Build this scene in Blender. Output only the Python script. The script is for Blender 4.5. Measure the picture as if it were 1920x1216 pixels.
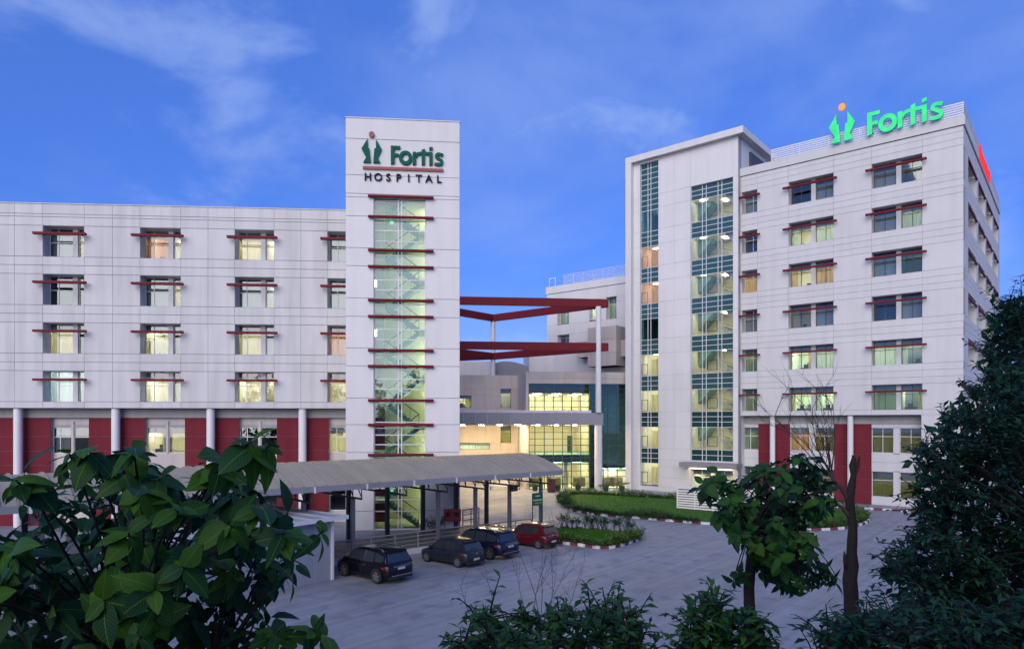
import bpy, bmesh, math, random
from mathutils import Vector, Matrix
random.seed(11)
R = math.radians
scene = bpy.context.scene
for o in list(bpy.data.objects):
    bpy.data.objects.remove(o)
col = scene.collection

# ------------------------------------------------------------------ camera
HC, FP, HY = 7.9, 1285.0, 791.0          # eye height (m), focal length and horizon row in photo pixels
SC = HC / 7.0
cam_d = bpy.data.cameras.new('camera'); cam = bpy.data.objects.new('camera', cam_d); col.objects.link(cam)
cam.location = (0, 0, HC); cam.rotation_euler = (R(90), 0, 0)
cam_d.sensor_width = 36.0; cam_d.lens = 36.0 * FP / 1920.0
cam_d.shift_y = (HY - 608.0) / 1920.0
cam_d.clip_start = 0.1; cam_d.clip_end = 3000
scene.camera = cam

# ------------------------------------------------------------------ sky, sun, exposure
SUN_AZ, SUN_EL = R(198), R(25)           # soft after-glow from behind the camera (azimuth from +Y, clockwise)
wd = bpy.data.worlds.new('World'); scene.world = wd; wd.use_nodes = True
nt = wd.node_tree; nt.nodes.clear()
def N(t, kind, **kw):
    n = t.nodes.new(kind)
    for k, v in kw.items(): setattr(n, k, v)
    return n
def L(t, a, b): t.links.new(a, b)
out = N(nt, 'ShaderNodeOutputWorld'); bg = N(nt, 'ShaderNodeBackground')
sky = N(nt, 'ShaderNodeTexSky', sky_type='NISHITA'); sky.sun_disc = False
sky.sun_elevation = R(14); sky.sun_rotation = SUN_AZ
sky.air_density = 1.0; sky.dust_density = 0.0; sky.ozone_density = 6.0; sky.altitude = 200
hs = N(nt, 'ShaderNodeMix', data_type='RGBA', blend_type='MULTIPLY'); hs.inputs[0].default_value = 1.0
hs.inputs[7].default_value = (0.86, 0.98, 1.58, 1)
L(nt, sky.outputs[0], hs.inputs[6])
flat = N(nt, 'ShaderNodeMix', data_type='RGBA'); flat.inputs[0].default_value = 0.5; L(nt, hs.outputs[2], flat.inputs[6]); flat.inputs[7].default_value = (0.82, 2.05, 7.2, 1)   # even evening haze over the gradient
# wispy evening clouds: noise on a flat cloud layer seen in perspective
tc = N(nt, 'ShaderNodeTexCoord'); 
cb = tc
CO1, CO2 = (15.9, 7.2, 6.6), (11.4, 5.1, 3.8)
def cloud(scale, rot, det, dist, lo, hi, off):
    mp = N(nt, 'ShaderNodeMapping'); mp.inputs['Rotation'].default_value = (0, rot, 0); mp.inputs['Scale'].default_value = scale
    mp.inputs['Location'].default_value = off
    L(nt, tc.outputs['Generated'], mp.inputs[0])
    nz = N(nt, 'ShaderNodeTexNoise'); nz.inputs['Scale'].default_value = 1.0; nz.inputs['Detail'].default_value = det
    nz.inputs['Roughness'].default_value = 0.55; nz.inputs['Distortion'].default_value = dist
    L(nt, mp.outputs[0], nz.inputs['Vector'])
    mr = N(nt, 'ShaderNodeMapRange', interpolation_type='SMOOTHSTEP'); mr.inputs[1].default_value = lo; mr.inputs[2].default_value = hi
    L(nt, nz.outputs['Fac'], mr.inputs[0])
    return mr.outputs[0]
c1 = cloud((3.8, 3.2, 6.2), R(42), 10, 0.35, 0.47, 0.68, CO1)
c2 = cloud((2.0, 1.8, 3.8), R(-20), 6, 0.3, 0.38, 0.68, CO2)
cm = N(nt, 'ShaderNodeMath', operation='MULTIPLY'); L(nt, c1, cm.inputs[0]); cm.inputs[1].default_value = 0.54
cm2 = N(nt, 'ShaderNodeMath', operation='MULTIPLY'); L(nt, c2, cm2.inputs[0]); cm2.inputs[1].default_value = 0.36
ca = N(nt, 'ShaderNodeMath', operation='MAXIMUM'); L(nt, cm.outputs[0], ca.inputs[0]); L(nt, cm2.outputs[0], ca.inputs[1])
mx = N(nt, 'ShaderNodeMix', data_type='RGBA'); L(nt, ca.outputs[0], mx.inputs[0]); L(nt, flat.outputs[2], mx.inputs[6])
mx.inputs[7].default_value = (3.2, 4.4, 7.9, 1)
L(nt, mx.outputs[2], bg.inputs[0]); bg.inputs[1].default_value = 0.069
L(nt, bg.outputs[0], out.inputs[0])
sun_d = bpy.data.lights.new('sun', 'SUN'); sun = bpy.data.objects.new('sun', sun_d); col.objects.link(sun)
sun_d.energy = 1.9; sun_d.angle = R(60); sun_d.color = (1.0, 0.89, 0.76)
sdir = Vector((math.sin(SUN_AZ) * math.cos(SUN_EL), math.cos(SUN_AZ) * math.cos(SUN_EL), math.sin(SUN_EL)))
sun.rotation_euler = sdir.to_track_quat('Z', 'Y').to_euler(); sun.location = sdir * 200
vs = scene.view_settings; vs.view_transform = 'Standard'; vs.look = 'None'; vs.exposure = 0.8; vs.gamma = 1.0; vs.use_curve_mapping = False
scene.display_settings.display_device = 'sRGB'
scene.render.engine = 'CYCLES'; cy = scene.cycles
cy.use_denoising = True
try: cy.denoiser = 'OPENIMAGEDENOISE'
except Exception: pass
cy.max_bounces = 8; cy.diffuse_bounces = 3; cy.glossy_bounces = 3; cy.transmission_bounces = 4; cy.transparent_max_bounces = 12
cy.sample_clamp_indirect = 4.0; cy.sample_clamp_direct = 0; cy.caustics_reflective = False; cy.caustics_refractive = False
cy.use_light_tree = True

# ------------------------------------------------------------------ helpers
def W(px, py, d): return Vector(((px - 960) / FP * d, d, HC + (HY - py) / FP * d))     # photo pixel at distance d
def G(px, py, z=0.0): return W(px, py, (HC - z) * FP / (py - HY))                      # photo pixel on the level z
class Frame:
    """A facade line: origin, direction u along it, outward normal n."""
    def __init__(s, o, u, n):
        s.o = Vector((o[0], o[1], 0)); s.u = Vector((u[0], u[1], 0)).normalized(); s.n = Vector((n[0], n[1], 0)).normalized()
    def p(s, a, t, z): q = s.o + s.u * a + s.n * t; return Vector((q.x, q.y, z))
    def sp(s, px, t=0.0):
        k = (px - 960) / FP
        return (k * (s.o.y + s.n.y * t) - s.o.x - s.n.x * t) / (s.u.x - k * s.u.y)
    def zp(s, px, py, t=0.0):
        q = s.o + s.u * s.sp(px, t) + s.n * t
        return HC + (HY - py) / FP * q.y
WORLD = Frame((0, 0), (1, 0), (0, 1))
LOC = {}
class MB:
    def __init__(s): s.v = []; s.f = []
    def add(s, vs, fs):
        b = len(s.v); s.v.extend(Vector(v) for v in vs); s.f.extend(tuple(i + b for i in f) for f in fs); return s
    def box(s, fr, a0, a1, t0, t1, z0, z1):
        P = [fr.p(a, t, z) for z in (z0, z1) for a, t in ((a0, t0), (a1, t0), (a1, t1), (a0, t1))]
        fs = [(0, 3, 2, 1), (4, 5, 6, 7), (0, 1, 5, 4), (1, 2, 6, 5), (2, 3, 7, 6), (3, 0, 4, 7)]
        if (fr.u.x * fr.n.y - fr.u.y * fr.n.x) * (a1 - a0) * (t1 - t0) * (z1 - z0) < 0: fs = [f[::-1] for f in fs]
        return s.add(P, fs)
    def quad(s, a, b, c, d): return s.add((a, b, c, d), [(0, 1, 2, 3)])
    def prism(s, pts, off):
        """closed polygon (3D points) extruded by the vector off"""
        n = len(pts); off = Vector(off); P = [Vector(p) for p in pts]; Q = [p + off for p in P]
        return s.add(P + Q, [tuple(range(n))[::-1], tuple(range(n, 2 * n))] + [(i, (i + 1) % n, n + (i + 1) % n, n + i) for i in range(n)])
    def tube(s, path, rad, seg=8, cap=True):
        P = [Vector(p) for p in path]; n = len(P)
        if not isinstance(rad, (list, tuple)): rad = [rad] * n
        vs = []; prev = None
        for i, p in enumerate(P):
            d = (P[min(i + 1, n - 1)] - P[max(i - 1, 0)]).normalized()
            a = prev - d * prev.dot(d) if prev is not None else None
            if a is None or a.length < 1e-4: a = d.cross(Vector((0, 0, 1)) if abs(d.z) < .9 else Vector((1, 0, 0)))
            a.normalize(); prev = a; b = d.cross(a)
            for k in range(seg):
                t = 2 * math.pi * k / seg; vs.append(p + (a * math.cos(t) + b * math.sin(t)) * rad[i])
        fs = [(i * seg + k, i * seg + (k + 1) % seg, (i + 1) * seg + (k + 1) % seg, (i + 1) * seg + k) for i in range(n - 1) for k in range(seg)]
        if cap: fs += [tuple(range(seg))[::-1], tuple(range((n - 1) * seg, n * seg))]
        return s.add(vs, fs)
    def bar(s, a, b, w, h):
        """rectangular bar from a to b, w wide (level), h high"""
        a, b = Vector(a), Vector(b); d = (b - a).normalized()
        x = d.cross(Vector((0, 0, 1)))
        if x.length < 1e-3: x = Vector((1, 0, 0))
        x.normalize(); y = x.cross(d)
        P = [q + x * i * w / 2 + y * j * h / 2 for q in (a, b) for i, j in ((-1, -1), (1, -1), (1, 1), (-1, 1))]
        return s.add(P, [(0, 1, 2, 3), (7, 6, 5, 4), (0, 4, 5, 1), (1, 5, 6, 2), (2, 6, 7, 3), (3, 7, 4, 0)])
    def lathe(s, prof, c, seg=16):
        c = Vector(c); n = len(prof)
        vs = [c + Vector((r * math.cos(2 * math.pi * k / seg), r * math.sin(2 * math.pi * k / seg), z)) for r, z in prof for k in range(seg)]
        fs = [(i * seg + k, i * seg + (k + 1) % seg, (i + 1) * seg + (k + 1) % seg, (i + 1) * seg + k) for i in range(n - 1) for k in range(seg)]
        fs += [tuple(range(seg))[::-1], tuple(range((n - 1) * seg, n * seg))]
        return s.add(vs, fs)
    def build(s, name, m, parent=None, loc=None, smooth=False, fix=False, angle=None):
        if parent is not None: base = LOC[parent.name]
        elif loc is not None: base = Vector(loc)
        else:
            lo = [min(v[i] for v in s.v) for i in range(3)]; hi = [max(v[i] for v in s.v) for i in range(3)]
            base = Vector(((lo[0] + hi[0]) / 2, (lo[1] + hi[1]) / 2, lo[2]))
        me = bpy.data.meshes.new(name); me.from_pydata([v - base for v in s.v], [], s.f)
        if fix:
            bm = bmesh.new(); bm.from_mesh(me); bmesh.ops.recalc_face_normals(bm, faces=bm.faces); bm.to_mesh(me); bm.free()
        me.materials.append(MAT[m] if isinstance(m, str) else m)
        if smooth:
            me.polygons.foreach_set('use_smooth', [True] * len(me.polygons))
            if angle: me.set_sharp_from_angle(angle=R(angle))
        o = bpy.data.objects.new(name, me); col.objects.link(o)
        if parent is not None: o.parent = parent
        else: o.location = base
        LOC[o.name] = base
        return o
def tag(o, label=None, cat=None, group=None, kind=None):
    for k, v in (('label', label), ('category', cat), ('group', group), ('kind', kind)):
        if v: o[k] = v
    return o
def thing(name, loc, label, cat, group=None):
    o = bpy.data.objects.new(name, None); col.objects.link(o); o.location = loc; o.empty_display_size = .3
    LOC[o.name] = Vector(loc)
    return tag(o, label, cat, group)

# ------------------------------------------------------------------ materials
MAT = {}
def newmat(name):
    m = bpy.data.materials.new(name); m.use_nodes = True; m.node_tree.nodes.clear(); MAT[name] = m
    return m, m.node_tree
def surf(name, c, rough=.6, metal=0., var=.08, scale=.6, stain=0., rnd=0., bump=0., bscale=20., spec=.4, stretch=(1, 1, 1), coat=0.):
    """painted / mineral surface: base colour broken by soft noise, run-off streaks and a small per-piece difference"""
    m, t = newmat(name); o = N(t, 'ShaderNodeOutputMaterial'); b = N(t, 'ShaderNodeBsdfPrincipled'); L(t, b.outputs[0], o.inputs[0])
    b.inputs['Roughness'].default_value = rough; b.inputs['Metallic'].default_value = metal; b.inputs['Specular IOR Level'].default_value = spec
    if coat: b.inputs['Coat Weight'].default_value = coat; b.inputs['Coat Roughness'].default_value = .05
    g = N(t, 'ShaderNodeNewGeometry')
    def nz(sc, det, st=(1, 1, 1)):
        mp = N(t, 'ShaderNodeMapping'); mp.inputs['Scale'].default_value = st; L(t, g.outputs['Position'], mp.inputs[0])
        n = N(t, 'ShaderNodeTexNoise'); n.inputs['Scale'].default_value = sc; n.inputs['Detail'].default_value = det; L(t, mp.outputs[0], n.inputs['Vector'])
        return n.outputs['Fac']
    def rng(x, a, bb, lo, hi):
        r = N(t, 'ShaderNodeMapRange'); L(t, x, r.inputs[0])
        for i, v in enumerate((a, bb, lo, hi)): r.inputs[i + 1].default_value = v
        return r.outputs[0]
    f = rng(nz(scale, 6, stretch), .25, .75, 1 - var, 1 + var)
    def mul(a, bb):
        k = N(t, 'ShaderNodeMath', operation='MULTIPLY'); L(t, a, k.inputs[0]); L(t, bb, k.inputs[1]); return k.outputs[0]
    if stain: f = mul(f, rng(nz(1.0, 5, (1.6, 1.6, .12)), .42, .75, 1.0, 1 - stain))
    if rnd:
        oi = N(t, 'ShaderNodeObjectInfo'); f = mul(f, rng(oi.outputs['Random'], 0, 1, 1 - rnd, 1 + rnd))
    v = N(t, 'ShaderNodeVectorMath', operation='SCALE'); v.inputs[0].default_value = c[:3]; L(t, f, v.inputs['Scale'])
    L(t, v.outputs[0], b.inputs['Base Color'])
    if bump:
        bp = N(t, 'ShaderNodeBump'); bp.inputs['Strength'].default_value = bump; bp.inputs['Distance'].default_value = .02
        L(t, nz(bscale, 4), bp.inputs['Height']); L(t, bp.outputs[0], b.inputs['Normal'])
    return m
def lamp(name, c, e):
    m, t = newmat(name); o = N(t, 'ShaderNodeOutputMaterial'); b = N(t, 'ShaderNodeEmission'); L(t, b.outputs[0], o.inputs[0])
    b.inputs[0].default_value = (*c, 1); b.inputs[1].default_value = e
def glow(name, c, nrm, face=1.0, edge=.22):
    """built-up letter: lit acrylic face towards nrm, returns given a weaker glow"""
    m, t = newmat(name); o = N(t, 'ShaderNodeOutputMaterial'); b = N(t, 'ShaderNodeEmission'); L(t, b.outputs[0], o.inputs[0]); b.inputs[0].default_value = (*c, 1)
    g = N(t, 'ShaderNodeNewGeometry'); d = N(t, 'ShaderNodeVectorMath', operation='DOT_PRODUCT'); L(t, g.outputs['True Normal'], d.inputs[0]); d.inputs[1].default_value = nrm
    r = N(t, 'ShaderNodeMapRange'); L(t, d.outputs['Value'], r.inputs[0]); r.inputs[1].default_value = .7; r.inputs[2].default_value = .9; r.inputs[3].default_value = edge; r.inputs[4].default_value = face
    n = N(t, 'ShaderNodeTexNoise'); n.inputs['Scale'].default_value = 1.4; L(t, g.outputs['Position'], n.inputs['Vector'])
    r2 = N(t, 'ShaderNodeMapRange'); r2.inputs[3].default_value = .7; r2.inputs[4].default_value = 1.3; L(t, n.outputs['Fac'], r2.inputs[0])
    k = N(t, 'ShaderNodeMath', operation='MULTIPLY'); L(t, r.outputs[0], k.inputs[0]); L(t, r2.outputs[0], k.inputs[1]); L(t, k.outputs[0], b.inputs[1])
def glass(name, tint, refl=.05, rough=.02, rc=(1, 1, 1)):
    m, t = newmat(name); o = N(t, 'ShaderNodeOutputMaterial'); mixn = N(t, 'ShaderNodeMixShader'); L(t, mixn.outputs[0], o.inputs[0])
    tr = N(t, 'ShaderNodeBsdfTransparent'); tr.inputs[0].default_value = (*tint, 1)
    gl = N(t, 'ShaderNodeBsdfGlossy'); gl.inputs['Roughness'].default_value = rough; gl.inputs[0].default_value = (*rc, 1)
    fr = N(t, 'ShaderNodeFresnel'); fr.inputs[0].default_value = 1.5
    ad = N(t, 'ShaderNodeMath', operation='ADD', use_clamp=True); L(t, fr.outputs[0], ad.inputs[0]); ad.inputs[1].default_value = refl
    L(t, ad.outputs[0], mixn.inputs[0]); L(t, tr.outputs[0], mixn.inputs[1]); L(t, gl.outputs[0], mixn.inputs[2])
def cloth(name, c, tl=.5):
    m, t = newmat(name); o = N(t, 'ShaderNodeOutputMaterial'); mixn = N(t, 'ShaderNodeMixShader'); L(t, mixn.outputs[0], o.inputs[0]); mixn.inputs[0].default_value = tl
    a = N(t, 'ShaderNodeBsdfDiffuse'); b = N(t, 'ShaderNodeBsdfTranslucent'); L(t, a.outputs[0], mixn.inputs[1]); L(t, b.outputs[0], mixn.inputs[2])
    g = N(t, 'ShaderNodeNewGeometry'); mp = N(t, 'ShaderNodeMapping'); mp.inputs['Scale'].default_value = (9, 9, .6); L(t, g.outputs['Position'], mp.inputs[0])
    n = N(t, 'ShaderNodeTexNoise'); n.inputs['Scale'].default_value = 1; L(t, mp.outputs[0], n.inputs['Vector'])
    r = N(t, 'ShaderNodeMapRange'); r.inputs[3].default_value = .75; r.inputs[4].default_value = 1.2; L(t, n.outputs['Fac'], r.inputs[0])
    v = N(t, 'ShaderNodeVectorMath', operation='SCALE'); v.inputs[0].default_value = c; L(t, r.outputs[0], v.inputs['Scale'])
    L(t, v.outputs[0], a.inputs[0]); L(t, v.outputs[0], b.inputs[0])
def leafmat(name, c, c2, rough=.5, tl=.25, vein=False):
    m, t = newmat(name); o = N(t, 'ShaderNodeOutputMaterial'); mixn = N(t, 'ShaderNodeMixShader'); L(t, mixn.outputs[0], o.inputs[0]); mixn.inputs[0].default_value = tl
    b = N(t, 'ShaderNodeBsdfPrincipled'); b.inputs['Roughness'].default_value = rough; b.inputs['Specular IOR Level'].default_value = .14
    tr = N(t, 'ShaderNodeBsdfTranslucent'); L(t, b.outputs[0], mixn.inputs[1]); L(t, tr.outputs[0], mixn.inputs[2])
    mc = N(t, 'ShaderNodeMix', data_type='RGBA'); mc.inputs[6].default_value = (*c, 1); mc.inputs[7].default_value = (*c2, 1)
    if vein:
        oi = N(t, 'ShaderNodeObjectInfo'); L(t, oi.outputs['Random'], mc.inputs[0])
        tcx = N(t, 'ShaderNodeTexCoord'); s2 = N(t, 'ShaderNodeSeparateXYZ'); L(t, tcx.outputs['Object'], s2.inputs[0])
        ab = N(t, 'ShaderNodeMath', operation='ABSOLUTE'); L(t, s2.outputs[1], ab.inputs[0])
        mid = N(t, 'ShaderNodeMath', operation='LESS_THAN'); L(t, ab.outputs[0], mid.inputs[0]); mid.inputs[1].default_value = .009
        # side veins: bands along x - |y|
        k = N(t, 'ShaderNodeMath', operation='MULTIPLY'); L(t, ab.outputs[0], k.inputs[0]); k.inputs[1].default_value = .75
        sb = N(t, 'ShaderNodeMath', operation='SUBTRACT'); L(t, s2.outputs[0], sb.inputs[0]); L(t, k.outputs[0], sb.inputs[1])
        ml = N(t, 'ShaderNodeMath', operation='MULTIPLY'); L(t, sb.outputs[0], ml.inputs[0]); ml.inputs[1].default_value = 11.0
        fr = N(t, 'ShaderNodeMath', operation='FRACT'); L(t, ml.outputs[0], fr.inputs[0])
        lt = N(t, 'ShaderNodeMath', operation='LESS_THAN'); L(t, fr.outputs[0], lt.inputs[0]); lt.inputs[1].default_value = .12
        hf = N(t, 'ShaderNodeMath', operation='MULTIPLY'); L(t, lt.outputs[0], hf.inputs[0]); hf.inputs[1].default_value = .35
        mxx = N(t, 'ShaderNodeMath', operation='MAXIMUM'); L(t, mid.outputs[0], mxx.inputs[0]); L(t, hf.outputs[0], mxx.inputs[1])
        m2 = N(t, 'ShaderNodeMix', data_type='RGBA'); L(t, mxx.outputs[0], m2.inputs[0]); L(t, mc.outputs[2], m2.inputs[6])
        m2.inputs[7].default_value = (c2[0] * 2.2, c2[1] * 1.7, c2[2] * 2.0, 1)
        src = m2.outputs[2]
        bp = N(t, 'ShaderNodeBump'); bp.inputs['Strength'].default_value = .5; bp.inputs['Distance'].default_value = .004
        L(t, fr.outputs[0], bp.inputs['Height']); L(t, bp.outputs[0], b.inputs['Normal'])
    else:
        g = N(t, 'ShaderNodeNewGeometry'); n = N(t, 'ShaderNodeTexNoise'); n.inputs['Scale'].default_value = 2.2; n.inputs['Detail'].default_value = 3
        L(t, g.outputs['Position'], n.inputs['Vector'])
        r = N(t, 'ShaderNodeMath', operation='ADD'); L(t, n.outputs['Fac'], r.inputs[0])
        r2 = N(t, 'ShaderNodeMapRange'); r2.inputs[1].default_value = .6; r2.inputs[2].default_value = 1.4; L(t, r.outputs[0], r2.inputs[0])
        L(t, g.outputs['Random Per Island'], r.inputs[1]); L(t, r2.outputs[0], mc.inputs[0]); src = mc.outputs[2]
    L(t, src, b.inputs['Base Color'])
    v = N(t, 'ShaderNodeVectorMath', operation='SCALE'); L(t, src, v.inputs[0]); v.inputs['Scale'].default_value = 1.3; L(t, v.outputs[0], tr.inputs[0])

surf('white_wall', (.54, .542, .558), .75, var=.05, stain=.17, rnd=.03, scale=.5, bump=.12, bscale=9)
surf('block_wall', (.545, .545, .56), .7, var=.04, stain=.07, rnd=.02, scale=.4, bump=.1, bscale=9)
surf('clean_wall', (.615, .612, .622), .7, var=.035, stain=.06, rnd=.02, scale=.4, bump=.1, bscale=9)
surf('beige_wall', (.50, .455, .44), .75, var=.06, stain=.14, rnd=.03, scale=.5)
surf('joint', (.33, .325, .33), .9, var=.1)
surf('grey_band', (.33, .325, .33), .8, var=.08, stain=.12)
surf('red_wall', (.150, .022, .034), .8, spec=.1, var=.08, stain=.15, rnd=.04)
surf('red_steel', (.145, .014, .022), .6, spec=.15, var=.05, stain=.06)
surf('column_white', (.66, .65, .68), .6, var=.05, stain=.10)
surf('alu', (.62, .62, .65), .4, var=.03)
surf('dark_frame', (.05, .055, .06), .45, var=.1)
surf('grey_steel', (.13, .135, .15), .45, metal=.3, var=.1)
surf('black_steel', (.028, .030, .035), .5, var=.1)
surf('rail_steel', (.25, .25, .27), .45, metal=.1, var=.1)
surf('fascia_grey', (.27, .27, .30), .45, metal=.2, var=.04, stain=.08, rnd=.04)
surf('roof_sheet', (.31, .28, .225), .5, metal=.1, var=.08, scale=.8, stain=.0, rnd=.05)
surf('shed_sheet', (.40, .43, .49), .35, metal=.2, var=.05, rnd=.03)
surf('shed_wall', (.27, .285, .335), .6, var=.06, stain=.12, rnd=.03)
surf('concrete_roof', (.30, .29, .29), .9, var=.1)
surf('walk_tile', (.17, .155, .15), .6, var=.12, bump=.2)
surf('kerb_white', (.60, .60, .62), .8, var=.12, rnd=.08, scale=3)
surf('kerb_red', (.14, .035, .05), .8, var=.15, rnd=.1, scale=3)
surf('soil', (.10, .085, .065), .95, var=.25, scale=2)
surf('stair_teal', (.14, .29, .29), .5, var=.08)
surf('stair_white', (.55, .55, .5), .6, var=.05)
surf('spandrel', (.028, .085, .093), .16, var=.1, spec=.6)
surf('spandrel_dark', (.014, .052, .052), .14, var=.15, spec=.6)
surf('room_cream', (.72, .68, .50), .8, var=.04)
surf('room_white', (.74, .76, .74), .8, var=.04)
surf('room_dark', (.20, .24, .27), .8, var=.1)
surf('room_green', (.64, .70, .56), .8, var=.05)
surf('room_orange', (.72, .50, .28), .8, var=.05)
surf('entry_wall', (.72, .60, .42), .75, var=.05, rnd=.02)
surf('furniture', (.10, .085, .07), .6, var=.2)
surf('wood_door', (.28, .14, .06), .5, var=.2)
surf('bark', (.022, .016, .016), .9, var=.3, scale=8, bump=.6, bscale=14, stretch=(1, 1, .25))
surf('bark_dark', (.016, .015, .018), .9, var=.3, scale=8, bump=.5, bscale=14, stretch=(1, 1, .25))
surf('twig', (.050, .036, .036), .8, var=.3, scale=8)
surf('pot_green', (.03, .075, .05), .5, var=.1)
surf('sign_green', (.001, .085, .062), .6, spec=.15, var=.03)
surf('sign_navy', (.008, .010, .03), .6, spec=.15, var=.03)
surf('sign_red', (.22, .03, .045), .4, var=.03)
surf('board_green', (.004, .10, .035), .4, var=.05)
surf('paint_white', (.7, .7, .7), .5, var=.03)
surf('paint_yellow', (.5, .38, .03), .5, var=.03)
surf('line_orange', (.26, .20, .17), .85, var=.3, scale=5)
surf('cabinet_red', (.30, .015, .03), .4, var=.1)
surf('bin_maroon', (.10, .018, .025), .5, var=.1)
surf('car_black', (.003, .003, .006), .25, var=.02, coat=.35, spec=.2)
surf('car_slate', (.016, .020, .034), .3, metal=.2, var=.02, coat=.4, spec=.2)
surf('car_blue', (.005, .008, .028), .25, metal=.2, var=.02, coat=.4, spec=.2)
surf('car_red', (.080, .004, .009), .28, metal=.1, var=.02, coat=.5, spec=.2)
surf('car_glass', (.020, .026, .034), .06, var=.02, spec=.8)
surf('car_trim', (.012, .012, .014), .6, var=.1)
surf('tyre', (.012, .012, .013), .85, var=.1)
surf('alloy', (.36, .37, .40), .3, metal=.8, var=.05)
surf('chrome', (.55, .56, .6), .15, metal=1., var=.02)
surf('tail_red', (.18, .008, .012), .2, var=.05)
surf('plate_white', (.42, .42, .45), .5, var=.06, scale=30)
lamp('lamp_warm', (1.0, .84, .52), 16)
lamp('lamp_white', (1.0, .97, .80), 20)
lamp('lamp_cool', (.80, 1.0, .98), 18)
lamp('lamp_green', (.96, 1.0, .74), 28)
lamp('lamp_dim', (1.0, .93, .62), 4)
lamp('lamp_orange', (1.0, .66, .30), 11)
lamp('lamp_entry', (1.0, .74, .38), 170)
lamp('lamp_stair', (1.0, .97, .74), 15)
lamp('lamp_tower', (1.0, .90, .58), 26)
lamp('exit_green', (.1, .9, .45), 1.0)
glow('sign_glow_green', (.075, .85, .35), (-.64, -.768, 0), .60, .10)
lamp('sign_glow_red', (1.0, .05, .06), .62)
glow('sign_glow_orange', (1.0, .36, .12), (-.64, -.768, 0), .7, .3)
glass('pane_clear', (.80, .86, .86), .05)
glass('pane_blue', (.62, .68, .68), .13, rc=(.62, .70, .72))
glass('pane_green', (.60, .80, .66), .06)
glass('pane_tower', (.52, .72, .66), .06, rc=(.55, .75, .80))
glass('pane_lobby', (.82, .86, .70), .05)
glass('pane_teal', (.42, .72, .66), .10, rc=(.45, .80, .80))
cloth('blind_cream', (.66, .62, .36)); cloth('blind_white', (.74, .80, .78)); cloth('blind_olive', (.40, .38, .13)); cloth('blind_blue', (.62, .66, .66), .3)
cloth('curtain_tan', (.62, .46, .24)); cloth('curtain_green', (.60, .68, .52))
leafmat('leaf_big', (.010, .056, .030), (.050, .145, .014), vein=True)
leafmat('leaf_mid', (.012, .056, .026), (.036, .120, .018), vein=True)
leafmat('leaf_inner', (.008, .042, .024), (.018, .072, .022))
leafmat('leaf_dark', (.007, .038, .034), (.028, .098, .046))
leafmat('leaf_shrub', (.014, .066, .028), (.044, .125, .030))
leafmat('leaf_hedge', (.035, .110, .022), (.110, .200, .035))
leafmat('leaf_palm', (.040, .085, .020), (.080, .130, .030))
leafmat('grass', (.026, .110, .010), (.055, .165, .018), rough=.7)

# ------------------------------------------------------------------ frames of the place
U1 = Vector((-1544, 1285, 0)).normalized()      # right block: along its main front, away to the left
U2 = Vector((1069, 1285, 0)).normalized()       # right block: along its side, away to the right
def line_frame(px, d, xv):
    """facade through the point (px, d) that recedes to the vanishing column xv on the right"""
    u = Vector(((xv - 960) / FP, 1, 0)).normalized()
    return Frame(((px - 960) / FP * d, d), u, (u.y, -u.x))
FL = line_frame(646, 47.1 * SC, 18319)           # left wing front
FT = line_frame(648, 44.2 * SC, 14300)           # stair tower front
FM = line_frame(1122, 69.7 * SC, 14300)          # entrance canopy front / red frames
cr = W(1806.5, 791, 53.4 * SC)
FR = Frame((cr.x, cr.y), U1, -U2)                # right block main front
FS = Frame((cr.x, cr.y), U2, -U1)                # right block side

# ------------------------------------------------------------------ ground
def yard_material():
    m, t = newmat('yard_concrete'); o = N(t, 'ShaderNodeOutputMaterial'); b = N(t, 'ShaderNodeBsdfPrincipled'); L(t, b.outputs[0], o.inputs[0])
    b.inputs['Specular IOR Level'].default_value = .35
    g = N(t, 'ShaderNodeNewGeometry')
    def noise(scale, det, rot, st, lo, hi, a, bb):
        mp = N(t, 'ShaderNodeMapping', vector_type='TEXTURE'); mp.inputs['Rotation'].default_value = (0, 0, rot); mp.inputs['Scale'].default_value = st
        L(t, g.outputs['Position'], mp.inputs[0])
        n = N(t, 'ShaderNodeTexNoise'); n.inputs['Scale'].default_value = scale; n.inputs['Detail'].default_value = det; n.inputs['Distortion'].default_value = .25
        L(t, mp.outputs[0], n.inputs['Vector'])
        r = N(t, 'ShaderNodeMapRange'); L(t, n.outputs['Fac'], r.inputs[0])
        for i, v in enumerate((lo, hi, a, bb)): r.inputs[i + 1].default_value = v
        return r.outputs[0]
    ang = math.atan2(U2.y, U2.x)
    f1 = noise(1.0, 3, ang, (22, .34, 1), .34, .66, .85, 1.11)      # broomed pours, dragged along one way
    f2 = noise(.22, 6, 0, (1, 1, 1), .3, .7, .82, 1.14)            # big damp patches
    f3 = noise(.9, 8, .4, (1, 1, 1), .28, .5, .72, 1.03)             # oil drips and tyre grime
    def mul(a, c):
        k = N(t, 'ShaderNodeMath', operation='MULTIPLY'); L(t, a, k.inputs[0]); L(t, c, k.inputs[1]); return k.outputs[0]
    f = mul(mul(f1, f2), f3)
    v = N(t, 'ShaderNodeVectorMath', operation='SCALE'); v.inputs[0].default_value = (.214, .230, .270); L(t, f, v.inputs['Scale'])
    L(t, v.outputs[0], b.inputs['Base Color'])
    rr = N(t, 'ShaderNodeMapRange'); L(t, f2, rr.inputs[0]); rr.inputs[1].default_value = .86; rr.inputs[2].default_value = 1.12; rr.inputs[3].default_value = .42; rr.inputs[4].default_value = .72
    L(t, rr.outputs[0], b.inputs['Roughness'])
    bp = N(t, 'ShaderNodeBump'); bp.inputs['Strength'].default_value = .25; bp.inputs['Distance'].default_value = .01; L(t, f1, bp.inputs['Height']); L(t, bp.outputs[0], b.inputs['Normal'])
yard_material()
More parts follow.
